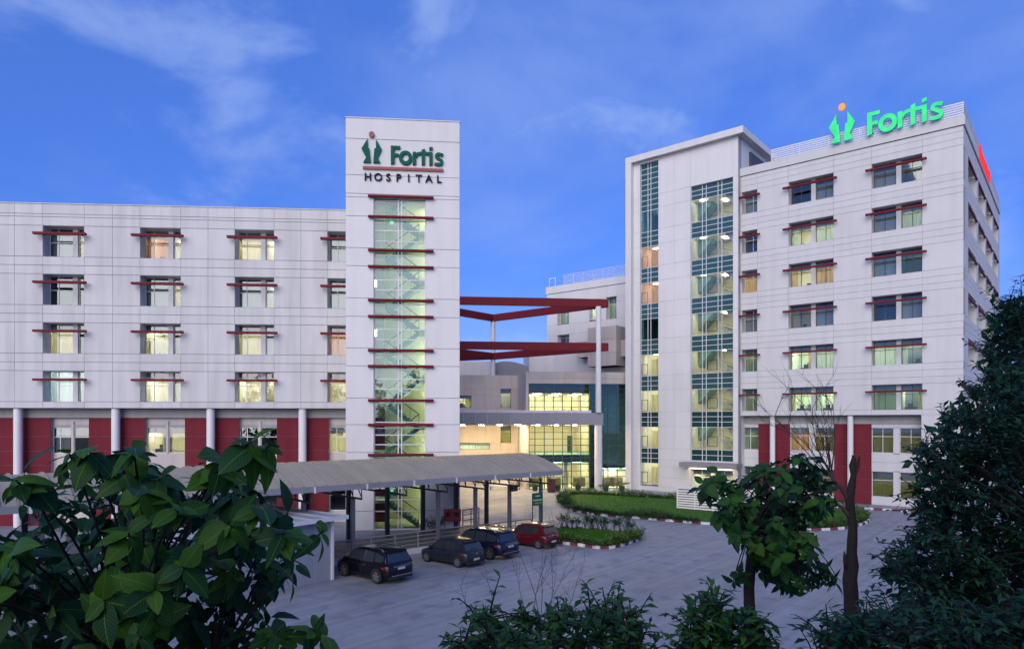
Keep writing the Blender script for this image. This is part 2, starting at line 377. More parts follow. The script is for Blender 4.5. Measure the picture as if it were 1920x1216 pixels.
surf('earth', (.085, .085, .075), .95, var=.2, scale=.3)
mb = MB(); mb.quad((-900, -300, -.02), (900, -300, -.02), (900, 1500, -.02), (-900, 1500, -.02))
tag(mb.build('ground', 'earth', loc=(0, 0, -.02)), 'bare brown earth stretching away under and behind the hospital', 'ground', kind='structure')
mb = MB()
nx, ny = 40, 40
for i in range(nx):
    for j in range(ny):
        x0, x1 = -60 + 140 * i / nx, -60 + 140 * (i + 1) / nx; y0, y1 = -6 + 116 * j / ny, -6 + 116 * (j + 1) / ny
        mb.quad((x0, y0, 0), (x1, y0, 0), (x1, y1, 0), (x0, y1, 0))
tag(mb.build('concrete_yard', 'yard_concrete', loc=(0, 0, 0)), 'grey broom-finished concrete yard and driveway in front of the hospital', 'driveway', kind='structure')

# ------------------------------------------------------------------ walls made of panels
def cells(sc, zc, ops):
    r = []
    for a0, a1 in zip(sc, sc[1:]):
        for z0, z1 in zip(zc, zc[1:]):
            ca, cz = (a0 + a1) / 2, (z0 + z1) / 2
            if not any(o[0] < ca < o[1] and o[2] < cz < o[3] for o in ops): r.append((a0, a1, z0, z1))
    return r
def uniq(xs, eps=.05):
    r = []
    for x in sorted(xs):
        if not r or x - r[-1] > eps: r.append(x)
    return r
def panel_wall(parent, fr, sc, zc, ops, t, depth, m, gap=.035, thick=.05, back='joint', name='wall', reveal=None):
    """backing with real openings (its depth gives the reveals) and separate cladding panels with open joints in front"""
    sc, zc = uniq(sc), uniq(zc); cs = cells(sc, zc, ops)
    mb = MB()
    for a0, a1, z0, z1 in cs: mb.box(fr, a0, a1, t - depth, t - thick - .004, z0, z1)
    w = mb.build(name, back, parent)
    if reveal:
        e = .003                                   # plastered linings of the openings
        for o in ops:
            rv = MB(); a0, a1, z0, z1 = o[:4]
            for q in ((a0, a0 + e * 4, z0, z1), (a1 - e * 4, a1, z0, z1), (a0 + e * 4, a1 - e * 4, z1 - e * 4, z1), (a0 + e * 4, a1 - e * 4, z0, z0 + e * 4)):
                rv.box(fr, q[0], q[1], t - depth + .01, t - .004, q[2], q[3])
            rv.build('reveal', reveal, w)
    for a0, a1, z0, z1 in cs:
        k = random.uniform(-.004, .004); g = gap / 2; gv = gap * .3
        MB().box(fr, a0 + gv, a1 - gv, t - thick + k, t + k, z0 + g, z1 - g).build('panel', m, w)
    return w
def room(parent, fr, a0, a1, z0, z1, t, depth, m, lampm=None, size=.5, far=.5):
    """a real room behind a pane: floor, ceiling, side and rear walls, and a ceiling lamp when lit"""
    mb = MB(); P = lambda a, tt, z: fr.p(a, tt, z)
    b = t - depth
    mb.quad(P(a0, t, z0), P(a0, b, z0), P(a0, b, z1), P(a0, t, z1)); mb.quad(P(a1, t, z0), P(a1, t, z1), P(a1, b, z1), P(a1, b, z0))
    mb.quad(P(a0, b, z0), P(a1, b, z0), P(a1, b, z1), P(a0, b, z1)); mb.quad(P(a0, t, z1), P(a0, b, z1), P(a1, b, z1), P(a1, t, z1))
    mb.quad(P(a0, t, z0), P(a1, t, z0), P(a1, b, z0), P(a0, b, z0))
    r = mb.build('room', m, parent)
    if lampm:
        c = (a0 + a1) / 2; w = (a1 - a0) * size / 2; tt = t - depth * far
        MB().box(fr, c - w, c + w, tt - .3, tt + .3, z1 - .06, z1 - .02).build('ceiling_lamp', lampm, parent)
    return r
SPEC = {   # room colour, lamp, blind material, blind from, blind to (share of height), glass
    'e': ('room_dark', None, 'blind_blue', 0, .78, 'pane_blue'), 'D': ('room_dark', None, None, 0, 0, 'pane_blue'), 'd': ('room_dark', None, 'blind_blue', 0, .97, 'pane_blue'),
    'L': ('room_cream', 'lamp_white', None, 0, 0, 'pane_clear'), 'B': ('room_cream', 'lamp_white', 'blind_cream', 0, 1, 'pane_clear'),
    'H': ('room_cream', 'lamp_white', 'blind_cream', 0, .5, 'pane_blue'), 'C': ('room_white', 'lamp_cool', 'blind_white', 0, 1, 'pane_clear'),
    'O': ('room_orange', 'lamp_orange', None, 0, 0, 'pane_clear'), 'T': ('room_orange', 'lamp_orange', 'curtain_tan', 0, 1, 'pane_clear'),
    'M': ('room_cream', 'lamp_dim', None, 0, 0, 'pane_blue'), 'V': ('room_cream', 'lamp_dim', 'blind_olive', 0, 1, 'pane_blue'),
    'v': ('room_cream', 'lamp_white', 'blind_olive', 0, 1, 'pane_clear'),
    'G': ('room_green', 'lamp_green', None, 0, 0, 'pane_clear'), 'g': ('room_green', 'lamp_dim', None, 0, 0, 'pane_green'),
    'W': ('room_cream', 'lamp_warm', 'curtain_tan', 0, 1, 'pane_clear'), 'Y': ('room_white', 'lamp_white', 'curtain_green', 0, 1, 'pane_clear'),
}
def window(parent, fr, a0, a1, z0, z1, t, code, mull=(), trans=(), frame='alu', fw=.055, depth=4.2, lamp_far=.45, dark_from=.77):
    """one glazed light: frame, a pane in each field, the room behind it and what hangs in it"""
    rm, lm, bl, b0, b1, gm = SPEC[code]
    A = [a0] + [a0 + (a1 - a0) * q for q in mull] + [a1]; Z = [z0] + [z0 + (z1 - z0) * q for q in trans] + [z1]
    mb = MB()
    for k, a in enumerate(A):
        lo, hi = (a, a + fw) if k == 0 else (a - fw, a) if k == len(A) - 1 else (a - fw / 2, a + fw / 2)
        mb.box(fr, lo, hi, t - .04, t + .03, z0, z1)
    for k, z in enumerate(Z):
        lo, hi = (z, z + fw) if k == 0 else (z - fw, z) if k == len(Z) - 1 else (z - fw / 2, z + fw / 2)
        mb.box(fr, a0 + .002, a1 - .002, t - .037, t + .027, lo, hi)
    w = mb.build('window', frame, parent)
    for p, q in zip(A, A[1:]):
        for e, f in zip(Z, Z[1:]):
            MB().quad(fr.p(p + .02, t - .005, e + .02), fr.p(q - .02, t - .005, e + .02), fr.p(q - .02, t - .005, f - .02), fr.p(p + .02, t - .005, f - .02)).build('pane', gm, w)
    room(w, fr, a0 - .35, a1 + .35, z0 - .5, z1 + .35, t - .06, depth, rm, lm, .55, lamp_far)
    if lm and len(trans) and code not in 'C':                     # dark panel added behind lit windows to darken their top lights
        MB().box(fr, a0 - .02, a1 + .02, t - .5, t - .12, z0 + (z1 - z0) * dark_from, z1 + .3).build('dark_head_panel', 'room_dark', w)
    if bl:
        mb = MB(); n = 14; zl, zh = z0 + (z1 - z0) * b0, z0 + (z1 - z0) * (min(b1, dark_from) if lm and len(trans) and code not in 'C' else b1); tt = t - .22
        wave = .05 if bl.startswith('curtain') else .006
        for k in range(n):
            s0, s1 = a0 + (a1 - a0) * k / n, a0 + (a1 - a0) * (k + 1) / n
            y0, y1 = wave * math.sin(k * 2.1), wave * math.sin((k + 1) * 2.1)
            mb.quad(fr.p(s0, tt + y0, zl), fr.p(s1, tt + y1, zl), fr.p(s1, tt + y1, zh), fr.p(s0, tt + y0, zh))
        mb.build('curtain' if wave > .01 else 'blind', bl, w)
    elif lm and code in 'LGOM' and random.random() < .8:          # a few dark pieces of furniture against the light
        side = random.random() < .5; cw = (a1 - a0) * random.uniform(.18, .38); s0 = a0 if side else a1 - cw; n = 7; mb = MB(); tt = t - .2
        for k in range(n):
            x0, x1 = s0 + cw * k / n, s0 + cw * (k + 1) / n; y0, y1 = .05 * math.sin(k * 2.3), .05 * math.sin((k + 1) * 2.3)
            mb.quad(fr.p(x0, tt + y0, z0), fr.p(x1, tt + y1, z0), fr.p(x1, tt + y1, z1), fr.p(x0, tt + y0, z1))
        mb.build('curtain', random.choice(('blind_cream', 'curtain_green', 'blind_olive', 'curtain_tan')), w)
        mb = MB(); s0 = random.uniform(a0, (a0 + a1) / 2); mb.box(fr, s0, s0 + .9, t - 1.6, t - .9, z0 - .5, z0 + .28); mb.box(fr, s0 + .3, s0 + .7, t - 1.35, t - 1.25, z0 + .29, z0 + .62); mb.box(fr, a0 + .2, a1 - .4, t - depth - .02, t - depth + .3, z0 - .45, z0 + (z1 - z0) * random.uniform(.25, .6))
        mb.build('furniture', 'furniture', w)
    return w
def sunshade(parent, fr, a0, a1, z, t, h=.17, d=.30, m='red_steel'):
    mb = MB(); mb.box(fr, a0, a1, t, t + d, z - h / 2, z + h / 2)
    for a in (a0 + .45, a1 - .45): mb.box(fr, a - .03, a + .03, t - .45, t - .001, z - .04, z + .04)
    return mb.build('sunshade', m, parent)

# ------------------------------------------------------------------ left wing
lw = thing('hospital_wing', FL.p(-12, -6, 0), 'long white panelled hospital wing left of the stair tower, red lower floors', 'building')
d0 = FL.sp(120)
pitchL = 3.635; zb = 9.44; wh = 2.33; ztop = FL.zp(0, 380.1)
colsL = [(FL.sp(a), FL.sp(b)) for a, b in ((-105, -27), (80, 158), (262.5, 339), (440, 514), (613.5, 687))]
midsL = [FL.sp(x) for x in (-66, 27, 211, 390, 564)]
s_lo, s_hi = FL.sp(-190), FL.sp(646) + 3.0
zc = [8.96]
for k in range(4): zc += [zb + pitchL * k, zb + wh + pitchL * k, zb + wh + pitchL * k + (pitchL - wh) / 2]
zc += [ztop - .75, ztop]
zc = uniq(zc, .12)
ops = [(a, b, zb + pitchL * k, zb + wh + pitchL * k) for a, b in colsL for k in range(4)]
sc_ = [s_lo, s_hi] + [x for c in colsL for x in c] + midsL
panel_wall(lw, FL, sc_, zc, ops, 0, 1.0, 'white_wall', gap=.038, reveal='white_wall')
codesL = [['DD', 'eB', 'OH', 'BL', 'de'], ['De', 'DV', 'eB', 'dH', 'dD'], ['LD', 'BD', 'HM', 'Be', 'TT'], ['DB', 'CC', 'LY', 'LL', 'BB']]   # top row first
for r_ in range(4):
    k = 3 - r_
    for c, (a, b) in enumerate(colsL):
        w_ = b - a; z0, z1 = zb + pitchL * k, zb + wh + pitchL * k; t = -.92
        p0, p1 = a + .595 * w_, a + .715 * w_                  # white pier between the two lights
        MB().box(FL, p0, p1, -1.0, -.72, z0, z1).build('pier', 'white_wall', lw)
        window(lw, FL, a + .02, p0, z0, z1, t, codesL[r_][c][0], mull=(.36,), trans=(.54, .80), fw=.05)
        window(lw, FL, p1, b - .02, z0, z1, t, codesL[r_][c][1], trans=(.54, .80), fw=.05)
        sunshade(lw, FL, a - .42, b + .34, z0 + .70 * wh, .28)
# recessed lower storeys: grey beam, red panels, windows, round columns
zr = FL.zp(300, 782.5, -1.0); tR = -1.0
lowc = [(FL.sp(a, tR), FL.sp(b, tR)) for a, b in ((-87, -16), (95, 166.5), (272, 346.5), (448, 519), (616.5, 690))]
MB().box(FL, s_lo, s_hi, -1.9, tR, zr, 8.95).build('beam', 'grey_band', lw)
reds = []; prev = s_lo
for a, b in lowc + [(s_hi, s_hi)]:
    if a - prev > .2: reds.append((prev, a))
    prev = b
wr = MB()
for a, b in reds: wr.box(FL, a, b, tR - .6, tR - .045, 0, zr - .01)
wr = wr.build('red_wall', 'joint', lw)
for a, b in reds:
    for z0, z1 in zip((0, 1.1, 2.3, 3.5, 4.6, 5.7, 6.8), (1.1, 2.3, 3.5, 4.6, 5.7, 6.8, zr - .01)):
        MB().box(FL, a + .004, b - .004, tR - .04, tR, z0 + .012, z1 - .012).build('panel', 'red_wall', wr)
codes_low = ['DD', 'dD', 'LB', 'DD', 'BB']
for c, (a, b) in enumerate(lowc[:5]):
    w_ = b - a; tq = tR - .30
    MB().box(FL, a, b, tq - .5, tq - .06, zr - .55, zr).build('lintel', 'beige_wall', lw)
    MB().box(FL, a, b, tq - .5, tq - .002, zr - .75, zr - .55).build('shutter_box', 'grey_band', lw)
    zw1 = zr - .75; zw0 = zw1 - 2.0
    pm = a + .52 * w_
    MB().box(FL, pm - .09, pm + .09, tq - .1, tq + .05, zw0, zr - .3).build('pier', 'beige_wall', lw)
    window(lw, FL, a, pm - .09, zw0, zw1, tq - .08, codes_low[c][0], mull=(.38,), trans=(.62,), fw=.05)
    window(lw, FL, pm + .09, b, zw0, zw1, tq - .08, codes_low[c][1], trans=(.62,), fw=.05)
    MB().box(FL, a, b, tq - .5, tq - .03, 2.9, zw0).build('spandrel', 'beige_wall', lw)
    window(lw, FL, a, b, .9, 2.9, tq - .08, 'D', mull=(.5,), trans=(.62,), fw=.05)
    MB().box(FL, a, b, tq - .5, tq - .03, 0, .9).build('spandrel', 'beige_wall', lw)
for x in (-66, 32, 215.5, 394, 566.5):
    a = FL.sp(x, -.3); c_ = FL.p(a, -.42, 0)
    MB().lathe([(.30, 0), (.30, 8.945)], c_, 20).build('column', 'column_white', lw, smooth=True, angle=40)
mb = MB(); mb.box(FL, s_lo, s_hi, -16, -1.01, 8.955, 9.0); mb.build('soffit', 'grey_band', lw)
mb = MB(); mb.box(FL, s_lo, s_hi, -16, -1.01, ztop - .4, ztop - .1); mb.box(FL, s_lo, s_hi, -16.3, -16, 0, ztop); mb.box(FL, s_lo - .3, s_lo, -16, -1.0, 0, ztop); mb.build('roof', 'concrete_roof', lw)
MB().box(FL, s_lo, s_hi, -1.05, .04, ztop + .002, ztop + .07).build('coping', 'white_wall', lw)

# ------------------------------------------------------------------ stair tower with the wall sign
tw = thing('stair_tower', FT.p(4, -3, 0), 'tall white stair tower with lit glass staircase and red sunshade bars', 'tower')
a0, a1 = 0.0, FT.sp(862); g0, g1 = FT.sp(700.5), FT.sp(798)
zt = FT.zp(648, 220.5)
zj = [0] + [FT.zp(648, y) for y in (958, 900, 847.8, 795.6, 745.6, 685.3, 651.6, 592.5, 557.8, 497.5, 463.5, 404, 362, 327, 259)] + [zt]
zg1 = FT.zp(700, 370)
zc = uniq(zj + [zg1])
panel_wall(tw, FT, [a0, g0, g1, a1], [z for z in zc if z < zg1 + .01], [(g0, g1, 0, zg1)], 0, .35, 'clean_wall', gap=.04, reveal='clean_wall')
panel_wall(tw, FT, [a0, a1], [z for z in zc if z > zg1 - .01], [], 0, .35, 'clean_wall', gap=.04, name='head_wall')
mb = MB(); mb.box(FT, a0, a0 + .3, -6.5, -.36, 0, zt); mb.box(FT, a1 - .3, a1, -6.5, -.36, 0, zt); mb.box(FT, a0, a1, -6.8, -6.5, 0, zt); mb.box(FT, a0, a1, -6.5, -.36, zt - .5, zt - .3)
mb.build('side_wall', 'clean_wall', tw)
MB().box(FT, a0 - .03, a1 + .03, -.4, .04, zt + .002, zt + .07).build('coping', 'clean_wall', tw)
barz = [FT.zp(690, y, .2) for y in (367, 405.5, 468, 499, 562, 592.5, 656, 686, 750, 796, 852.5)]
b0, b1 = FT.sp(690, .2), FT.sp(813, .2)
for z in barz: 
    mb = MB(); mb.tube([FT.p(b0, .2, z), FT.p(b1, .2, z)], .105, 10)
    for q in (b0 + .6, b1 - .6): mb.bar(FT.p(q, -.02, z), FT.p(q, .15, z), .08, .05)
    mb.build('sunshade', 'red_steel', tw, smooth=True, angle=50)
tg = -.22
m1, m2 = FT.sp(746.8, tg), FT.sp(753.2, tg)
hz = sorted(set([0.05] + [FT.zp(700, y, tg) for y in (376, 412, 432, 452, 478, 505, 524, 543, 570, 598, 617, 636, 663, 692, 710, 729, 755, 791, 802, 815, 833, 857, 915, 936, 958)] + [zg1]))
mb = MB()
for a in (g0 + .03, m1, m2, g1 - .03): mb.box(FT, a - .042, a + .042, tg - .05, tg + .05, 0, zg1)
for z in hz: mb.box(FT, g0, g1, tg - .04, tg + .04, z - .034, z + .034)
fw_ = mb.build('window', 'alu', tw)
for p, q in ((g0, m1), (m1, m2), (m2, g1)):
    for e, f in zip(hz, hz[1:]):
        MB().quad(FT.p(p + .03, tg - .01, e), FT.p(q - .03, tg - .01, e), FT.p(q - .03, tg - .01, f), FT.p(p + .03, tg - .01, f)).build('pane', 'pane_tower', fw_)
# the stairwell itself
k0, k1 = g0 - .45, g1 + .45; tb = -5.6
mb = MB(); P = FT.p
mb.quad(P(k0, tb, 0), P(k1, tb, 0), P(k1, tb, zg1 + .4), P(k0, tb, zg1 + .4)); mb.quad(P(k0, -.36, 0), P(k0, tb, 0), P(k0, tb, zg1 + .4), P(k0, -.36, zg1 + .4))
mb.quad(P(k1, -.36, 0), P(k1, -.36, zg1 + .4), P(k1, tb, zg1 + .4), P(k1, tb, 0)); mb.quad(P(k0, -.36, zg1 + .4), P(k0, tb, zg1 + .4), P(k1, tb, zg1 + .4), P(k1, -.36, zg1 + .4))
mb.quad(P(k0, -.36, .02), P(k1, -.36, .02), P(k1, tb, .02), P(k0, tb, .02))
mb.build('stairwell', 'room_cream', tw)
pt = 3.635; nfl = 7
la, lb = g0 + .75, g1 - .55                      # flights run between these
def flight(fr, sa, za, sb_, zb_, t0, t1, parent, n=11, under='stair_teal'):
    """saw-tooth flight with a sloping teal underside"""
    mb = MB(); pts = []
    for i in range(n):
        x = sa + (sb_ - sa) * i / n; z = za + (zb_ - za) * (i + 1) / n
        pts += [(x, z - (zb_ - za) / n), (x, z)]
    pts += [(sb_, zb_), (sb_, zb_ - .3), (sa, za - .3)]
    mb.prism([fr.p(x, t0, z) for x, z in pts], fr.n * (t1 - t0))
    return mb.build('stair_flight', under, parent, fix=True)
def handrail(fr, sa, za, sb_, zb_, t, parent, m='black_steel', r=.035):
    mb = MB(); mb.tube([fr.p(sa, t, za + .95), fr.p(sb_, t, zb_ + .95)], r, 6)
    for i in range(5):
        q = i / 4; x = sa + (sb_ - sa) * q; z = za + (zb_ - za) * q
        mb.tube([fr.p(x, t, z), fr.p(x, t, z + .95)], .012, 5)
    return mb.build('handrail', m, parent)
for k in range(nfl):
    zf = .3 + pt * k
    flight(FT, lb, zf, la, zf + pt / 2, -2.0, -.75, tw)            # near flight rises to the left
    handrail(FT, lb, zf, la, zf + pt / 2, -.8, tw)
    flight(FT, la, zf + pt / 2, lb, zf + pt, -3.5, -2.15, tw)      # rear flight rises to the right
    handrail(FT, la, zf + pt / 2, lb, zf + pt, -2.2, tw)
    mb = MB(); mb.box(FT, k0, la, -3.5, -.75, zf + pt / 2 - .25, zf + pt / 2); mb.box(FT, lb, k1, -3.5, -.75, zf + pt - .25, zf + pt); mb.build('landing', 'stair_white', tw)
    lx = g0 + .03 if k in (3, 4) else k0 + .05
    MB().box(FT, lx, lx + .11, -.72, -.60, zf + pt * .5 + 1.25, zf + pt * .5 + 1.75).build('wall_lamp', 'lamp_tower', tw)
    MB().box(FT, k1 - .3, k1 - .1, -5.2, -4.4, zf + 2.2, zf + 2.3).build('wall_lamp', 'lamp_tower', tw)
    MB().box(FT, g0 + .75, g0 + 1.0, tb + .02, tb + .06, zf + 1.9, zf + 2.1).build('exit_sign', 'exit_green', tw)
    MB().box(FT, g0 + 1.35, g0 + 1.75, tb + .02, tb + .06, zf + 1.3, zf + 1.75).build('vent', 'grey_steel', tw)

# ---- lettering (units: cap height = 1)
def strokes(fr, a, z, k, t, dep, items, mb):
    for it in items:
        if it[0] == 'poly':
            mb.prism([fr.p(a + x * k, t, z + y * k) for x, y in it[1]], fr.n * dep)
        elif it[0] == 'path':
            pts, w = it[1], it[2]; n = len(pts); Lp = []; Rp = []
            for i, (x, y) in enumerate(pts):
                p, q = pts[max(i - 1, 0)], pts[min(i + 1, n - 1)]; dx_, dy_ = q[0] - p[0], q[1] - p[1]; l = math.hypot(dx_, dy_) or 1
                Lp.append((x - dy_ / l * w / 2, y + dx_ / l * w / 2)); Rp.append((x + dy_ / l * w / 2, y - dx_ / l * w / 2))
            vs_ = [fr.p(a + x * k, t + tt, z + y * k) for tt in (0, dep) for x, y in Lp + Rp]; N2 = 2 * n; fs = []
            closed = pts[0] == pts[-1]
            for i in range(n - 1):
                fs += [(i, i + 1, n + i + 1, n + i), (N2 + i, N2 + n + i, N2 + n + i + 1, N2 + i + 1), (i, N2 + i, N2 + i + 1, i + 1), (n + i, n + i + 1, N2 + n + i + 1, N2 + n + i)]
            if not closed: fs += [(0, n, N2 + n, N2), (n - 1, N2 + n - 1, N2 + 2 * n - 1, 2 * n - 1)]
            mb.add(vs_, fs)
def arc(cx, cy_, rx, ry, a, b, n=14): return [(cx + rx * math.cos(R(a + (b - a) * i / n)), cy_ + ry * math.sin(R(a + (b - a) * i / n))) for i in range(n + 1)]
ring = arc(.79, .375, .265, .29, 0, 360, 28); ring[-1] = ring[0]
WORD = {
    'F': [('poly', [(0, -.01), (.20, .06), (.20, .43), (.42, .43), (.42, .59), (.20, .59), (.20, .83), (.48, .83), (.50, 1.0), (0, 1.0)])],
    'o': [('path', ring, .19)],
    'r': [('poly', [(1.17, 0), (1.35, .05), (1.35, .72), (1.17, .70)]), ('path', [(1.33, .46), (1.37, .56), (1.45, .62), (1.56, .645), (1.66, .65)], .155)],
    't': [('poly', [(1.65, 0), (1.83, .05), (1.83, .57), (1.95, .57), (1.95, .73), (1.83, .73), (1.83, .90), (1.65, .84)])],
    'i': [('poly', [(2.06, 0), (2.24, .05), (2.24, .73), (1.951, .73), (1.951, .57), (2.06, .57)]), ('poly', [(2.06, .83), (2.24, .86), (2.24, 1.02), (2.06, .99)])],
    's': [('path', [(2.80, .58), (2.70, .625)] + arc(2.57, .53, .125, .115, 70, 260, 9)[1:] + arc(2.60, .215, .145, .135, 80, -100, 9) + [(2.47, .075), (2.36, .12)], .16)],
}
def cl(x, y): return ((x - 775) / 290, (735 - y) / 290)
LOGO_L = [cl(*p) for p in ((415, 350), (322, 508), (395, 640), (348, 722), (466, 722), (440, 495), (418, 492))]
LOGO_R = [cl(*p) for p in ((545, 350), (634, 508), (573, 640), (612, 722), (503, 722), (520, 500), (546, 494))]
def sign_word(parent, fr, a, z, k, t, dep, mg, mball):
    for ch, it in WORD.items():
        mb = MB(); strokes(fr, a, z, k, t, dep, it, mb); mb.build('letter', mg, parent, fix=True)
    for pg in (LOGO_L, LOGO_R):
        mb = MB(); strokes(fr, a, z, k, t, dep, [('poly', pg)], mb); mb.build('emblem_figure', mg, parent, fix=True)
    c = cl(480, 280); mb = MB(); strokes(fr, a, z, k, t, dep, [('poly', arc(c[0], c[1], .145, .16, 0, 345, 23))], mb); mb.build('emblem_dot', mball, parent, fix=True)
sa, sz = FT.sp(732.8, .1), FT.zp(732.8, 308, .1); sk = 1.354 * SC * .885
ws = thing('wall_sign', FT.p(sa, .1, sz - 1), 'green emblem and lettering over a red bar, high on the stair tower', 'sign')
sign_word(ws, FT, sa, sz, sk, .03, .12, 'sign_green', 'sign_red')
mb = MB(); mb.box(FT, sa - 1.49 * sk, sa + 2.82 * sk, .03, .13, sz - .30 * sk, sz - .15 * sk); mb.build('bar', 'sign_red', ws)
def font_letters(parent, txt, fr, a, z, size, t, dep, m, pitch):
    for i, ch in enumerate(txt):
        cu = bpy.data.curves.new('letter', 'FONT'); cu.body = ch; cu.size = size; cu.extrude = dep / 2; cu.offset = size * .018; cu.align_x = 'CENTER'
        o = bpy.data.objects.new('tmp', cu); col.objects.link(o)
        dg = bpy.context.evaluated_depsgraph_get(); me = bpy.data.meshes.new_from_object(o.evaluated_get(dg)); bpy.data.objects.remove(o)
        q = MB(); q.add([fr.p(a + i * pitch + v.co.x, t + v.co.z, z + v.co.y) for v in me.vertices], [tuple(p.vertices) for p in me.polygons])
        q.build('letter', m, parent, fix=True)
hx = lambda x: (x - 775) / 290 * sk
font_letters(ws, 'HOSPITAL', FT, sa + hx(420), sz - .90 * sk, .56 * sk, .08, .09, 'sign_navy', (hx(1525) - hx(420)) / 7)

# ------------------------------------------------------------------ right block
rb = thing('hospital_block', FR.p(15, -8, 0), 'seven-storey white hospital block on the right with red window bars', 'building')
pR = 4.18; zR = 9.06; hR = 2.36
zpar = FR.zp(1600, 283, 0)                         # shadow line under the parapet
sEnd = FR.sp(1387)                                 # where the stair bay stands
colR = [(FR.sp(b), FR.sp(a)) for a, b in ((1634, 1729.5), (1478.4, 1563), (1390.5, 1420))]
zc = [FR.zp(1660, 777.3)]
for k in range(6): zc += [zR + pR * k, zR + hR + pR * k, zR + hR + pR * k + (pR - hR) / 3, zR + hR + pR * k + (pR - hR) * 2 / 3]
zlow = zc[0]
zc = uniq([z for z in zc if z < zpar - .3] + [zpar], .15)
ops = [(a, b, zR + pR * k, zR + hR + pR * k) for a, b in colR for k in range(6)]
sc_ = [0, sEnd] + [x for c in colR for x in c]
sPier = FR.sp(1727.5)
panel_wall(rb, FR, sc_, zc, ops, 0, 1.0, 'block_wall', gap=.025, reveal='block_wall')
codeR = {0: ['eM', 'eY', 'eg', 'De', 'YG', 'gG'], 1: ['De', 'LY', 'LW', 'Me', 'GY', 'GG'], 2: ['e', 'D', 'W', 'e', 'g', 'g']}   # top row first, left light then right light
for c, (a, b) in enumerate(colR):
    for r_ in range(6):
        k = 5 - r_; z0, z1 = zR + pR * k, zR + hR + pR * k; t = -.92; cd = codeR[c][r_]
        if c < 2:
            w_ = b - a; p0, p1 = a + .435 * w_, a + .535 * w_
            MB().box(FR, p0, p1, -1.0, -.7, z0, z1).build('pier', 'block_wall', rb)
            window(rb, FR, p1, b - .02, z0, z1, t, cd[0], mull=(.5,), trans=(.62,), fw=.05, frame='dark_frame')
            window(rb, FR, a + .02, p0, z0, z1, t, cd[1], mull=(.5,), trans=(.62,), fw=.05, frame='dark_frame')
        else:
            window(rb, FR, a + .02, b - .02, z0, z1, t, cd, mull=(.45,), trans=(.62,), fw=.05)
        sunshade(rb, FR, a - .40, b + (.42 if c < 2 else .1), z0 + .715 * hR, .28)
# side front
zside = [z for z in zc]
sEnd2 = FS.sp(1873.3)
colS = [(FS.sp(a), FS.sp(b)) for a, b in ((1815.5, 1831), (1834.5, 1846.7), (1849.3, 1860), (1862.5, 1871))]
zs = [0, 1.5, 3.0, 4.2, 5.6, 7.0] + zc
opsS = [(a, b, zR + pR * k, zR + hR + pR * k) for a, b in colS for k in range(6)]
panel_wall(rb, FS, [0.06, sEnd2] + [x for c in colS for x in c], zs, opsS, 0, 1.0, 'block_wall', gap=.025, reveal='block_wall')
for a, b in colS:
    for k in range(6):
        z0, z1 = zR + pR * k, zR + hR + pR * k
        window(rb, FS, a + .02, b - .02, z0, z1, -.92, 'D', mull=(.5,), trans=(.62,), fw=.05)
        sunshade(rb, FS, a - .1, b + .1, z0 + .80 * hR, -.05, .15, .16)
# parapet, coping and louvred rail on both fronts
zp1 = FR.zp(1806.5, 215.6, .12); zrail = FR.zp(1806.5, 190, .05)
mb = MB(); mb.box(FR, -.12, sEnd + .2, -.35, .12, zpar + .05, zp1); mb.box(FS, .36, sEnd2 + .12, -.35, .119, zpar + .051, zp1 - .001); mb.build('parapet', 'block_wall', rb)
for fr, s1 in ((FR, sEnd - 3.3), (FS, sEnd2)):
    n = int(s1 / 2.4)
    for i in range(n + 1):
        a = .05 + (s1 - .1) * i / n; MB().box(fr, a - .035, a + .035, -.08, -.01, zp1, zrail).build('rail_post', 'alu', rb)
    for j in range(6):
        z = zp1 + .13 + (zrail - zp1 - .20) * j / 5; MB().box(fr, 0, s1, -.006, .03, z - .065, z + .065).build('rail', 'alu', rb)
mb = MB(); sB = FR.sp(1025, -3.4)
mb.box(FR, .4, sEnd + 1, -sEnd2 + .4, -1.0, zpar - .3, zpar); mb.box(FR, 0, sEnd, -sEnd2 - .3, -sEnd2, 0, zpar); mb.build('roof', 'concrete_roof', rb)
# recessed lower storeys of the main front
tR2 = -1.0; zr2 = FR.zp(1500, 794, tR2)
MB().box(FR, sPier, sEnd, -2.0, tR2, zr2, zlow).build('beam', 'grey_band', rb)
MB().box(FR, sPier, sEnd, -1.0, -.06, zlow - .03, zlow - .004).build('soffit', 'grey_band', rb)
panel_wall(rb, FR, [0.0, sPier / 2, sPier], [0, 1.5, 3.0, 4.2, 5.6, 7.0, zlow], [], 0, 1.0, 'block_wall', gap=.02, name='corner_pier')
S_ = lambda px: FR.sp(px, tR2)
lows = [('w', 1729, 1634, ''), ('r', 1634, 1564, ''), ('w', 1564, 1481, ''), ('r', 1481, 1422, ''), ('w', 1422, 1386, '')]
low_c = {1729: ['VV', 'VV'], 1564: ['TM', 'VV'], 1422: ['g', 'D']}
rw = MB()
for kd, pa, pb, _ in lows:
    if kd == 'r': rw.box(FR, S_(pa), S_(pb), tR2 - .6, tR2 - .045, 0, zr2 - .01)
rw = rw.build('red_wall', 'joint', rb)
zfl = [0, FR.zp(1660, 932, tR2), FR.zp(1660, 884, tR2), FR.zp(1660, 849, tR2), FR.zp(1660, 802, tR2), zr2 - .01]
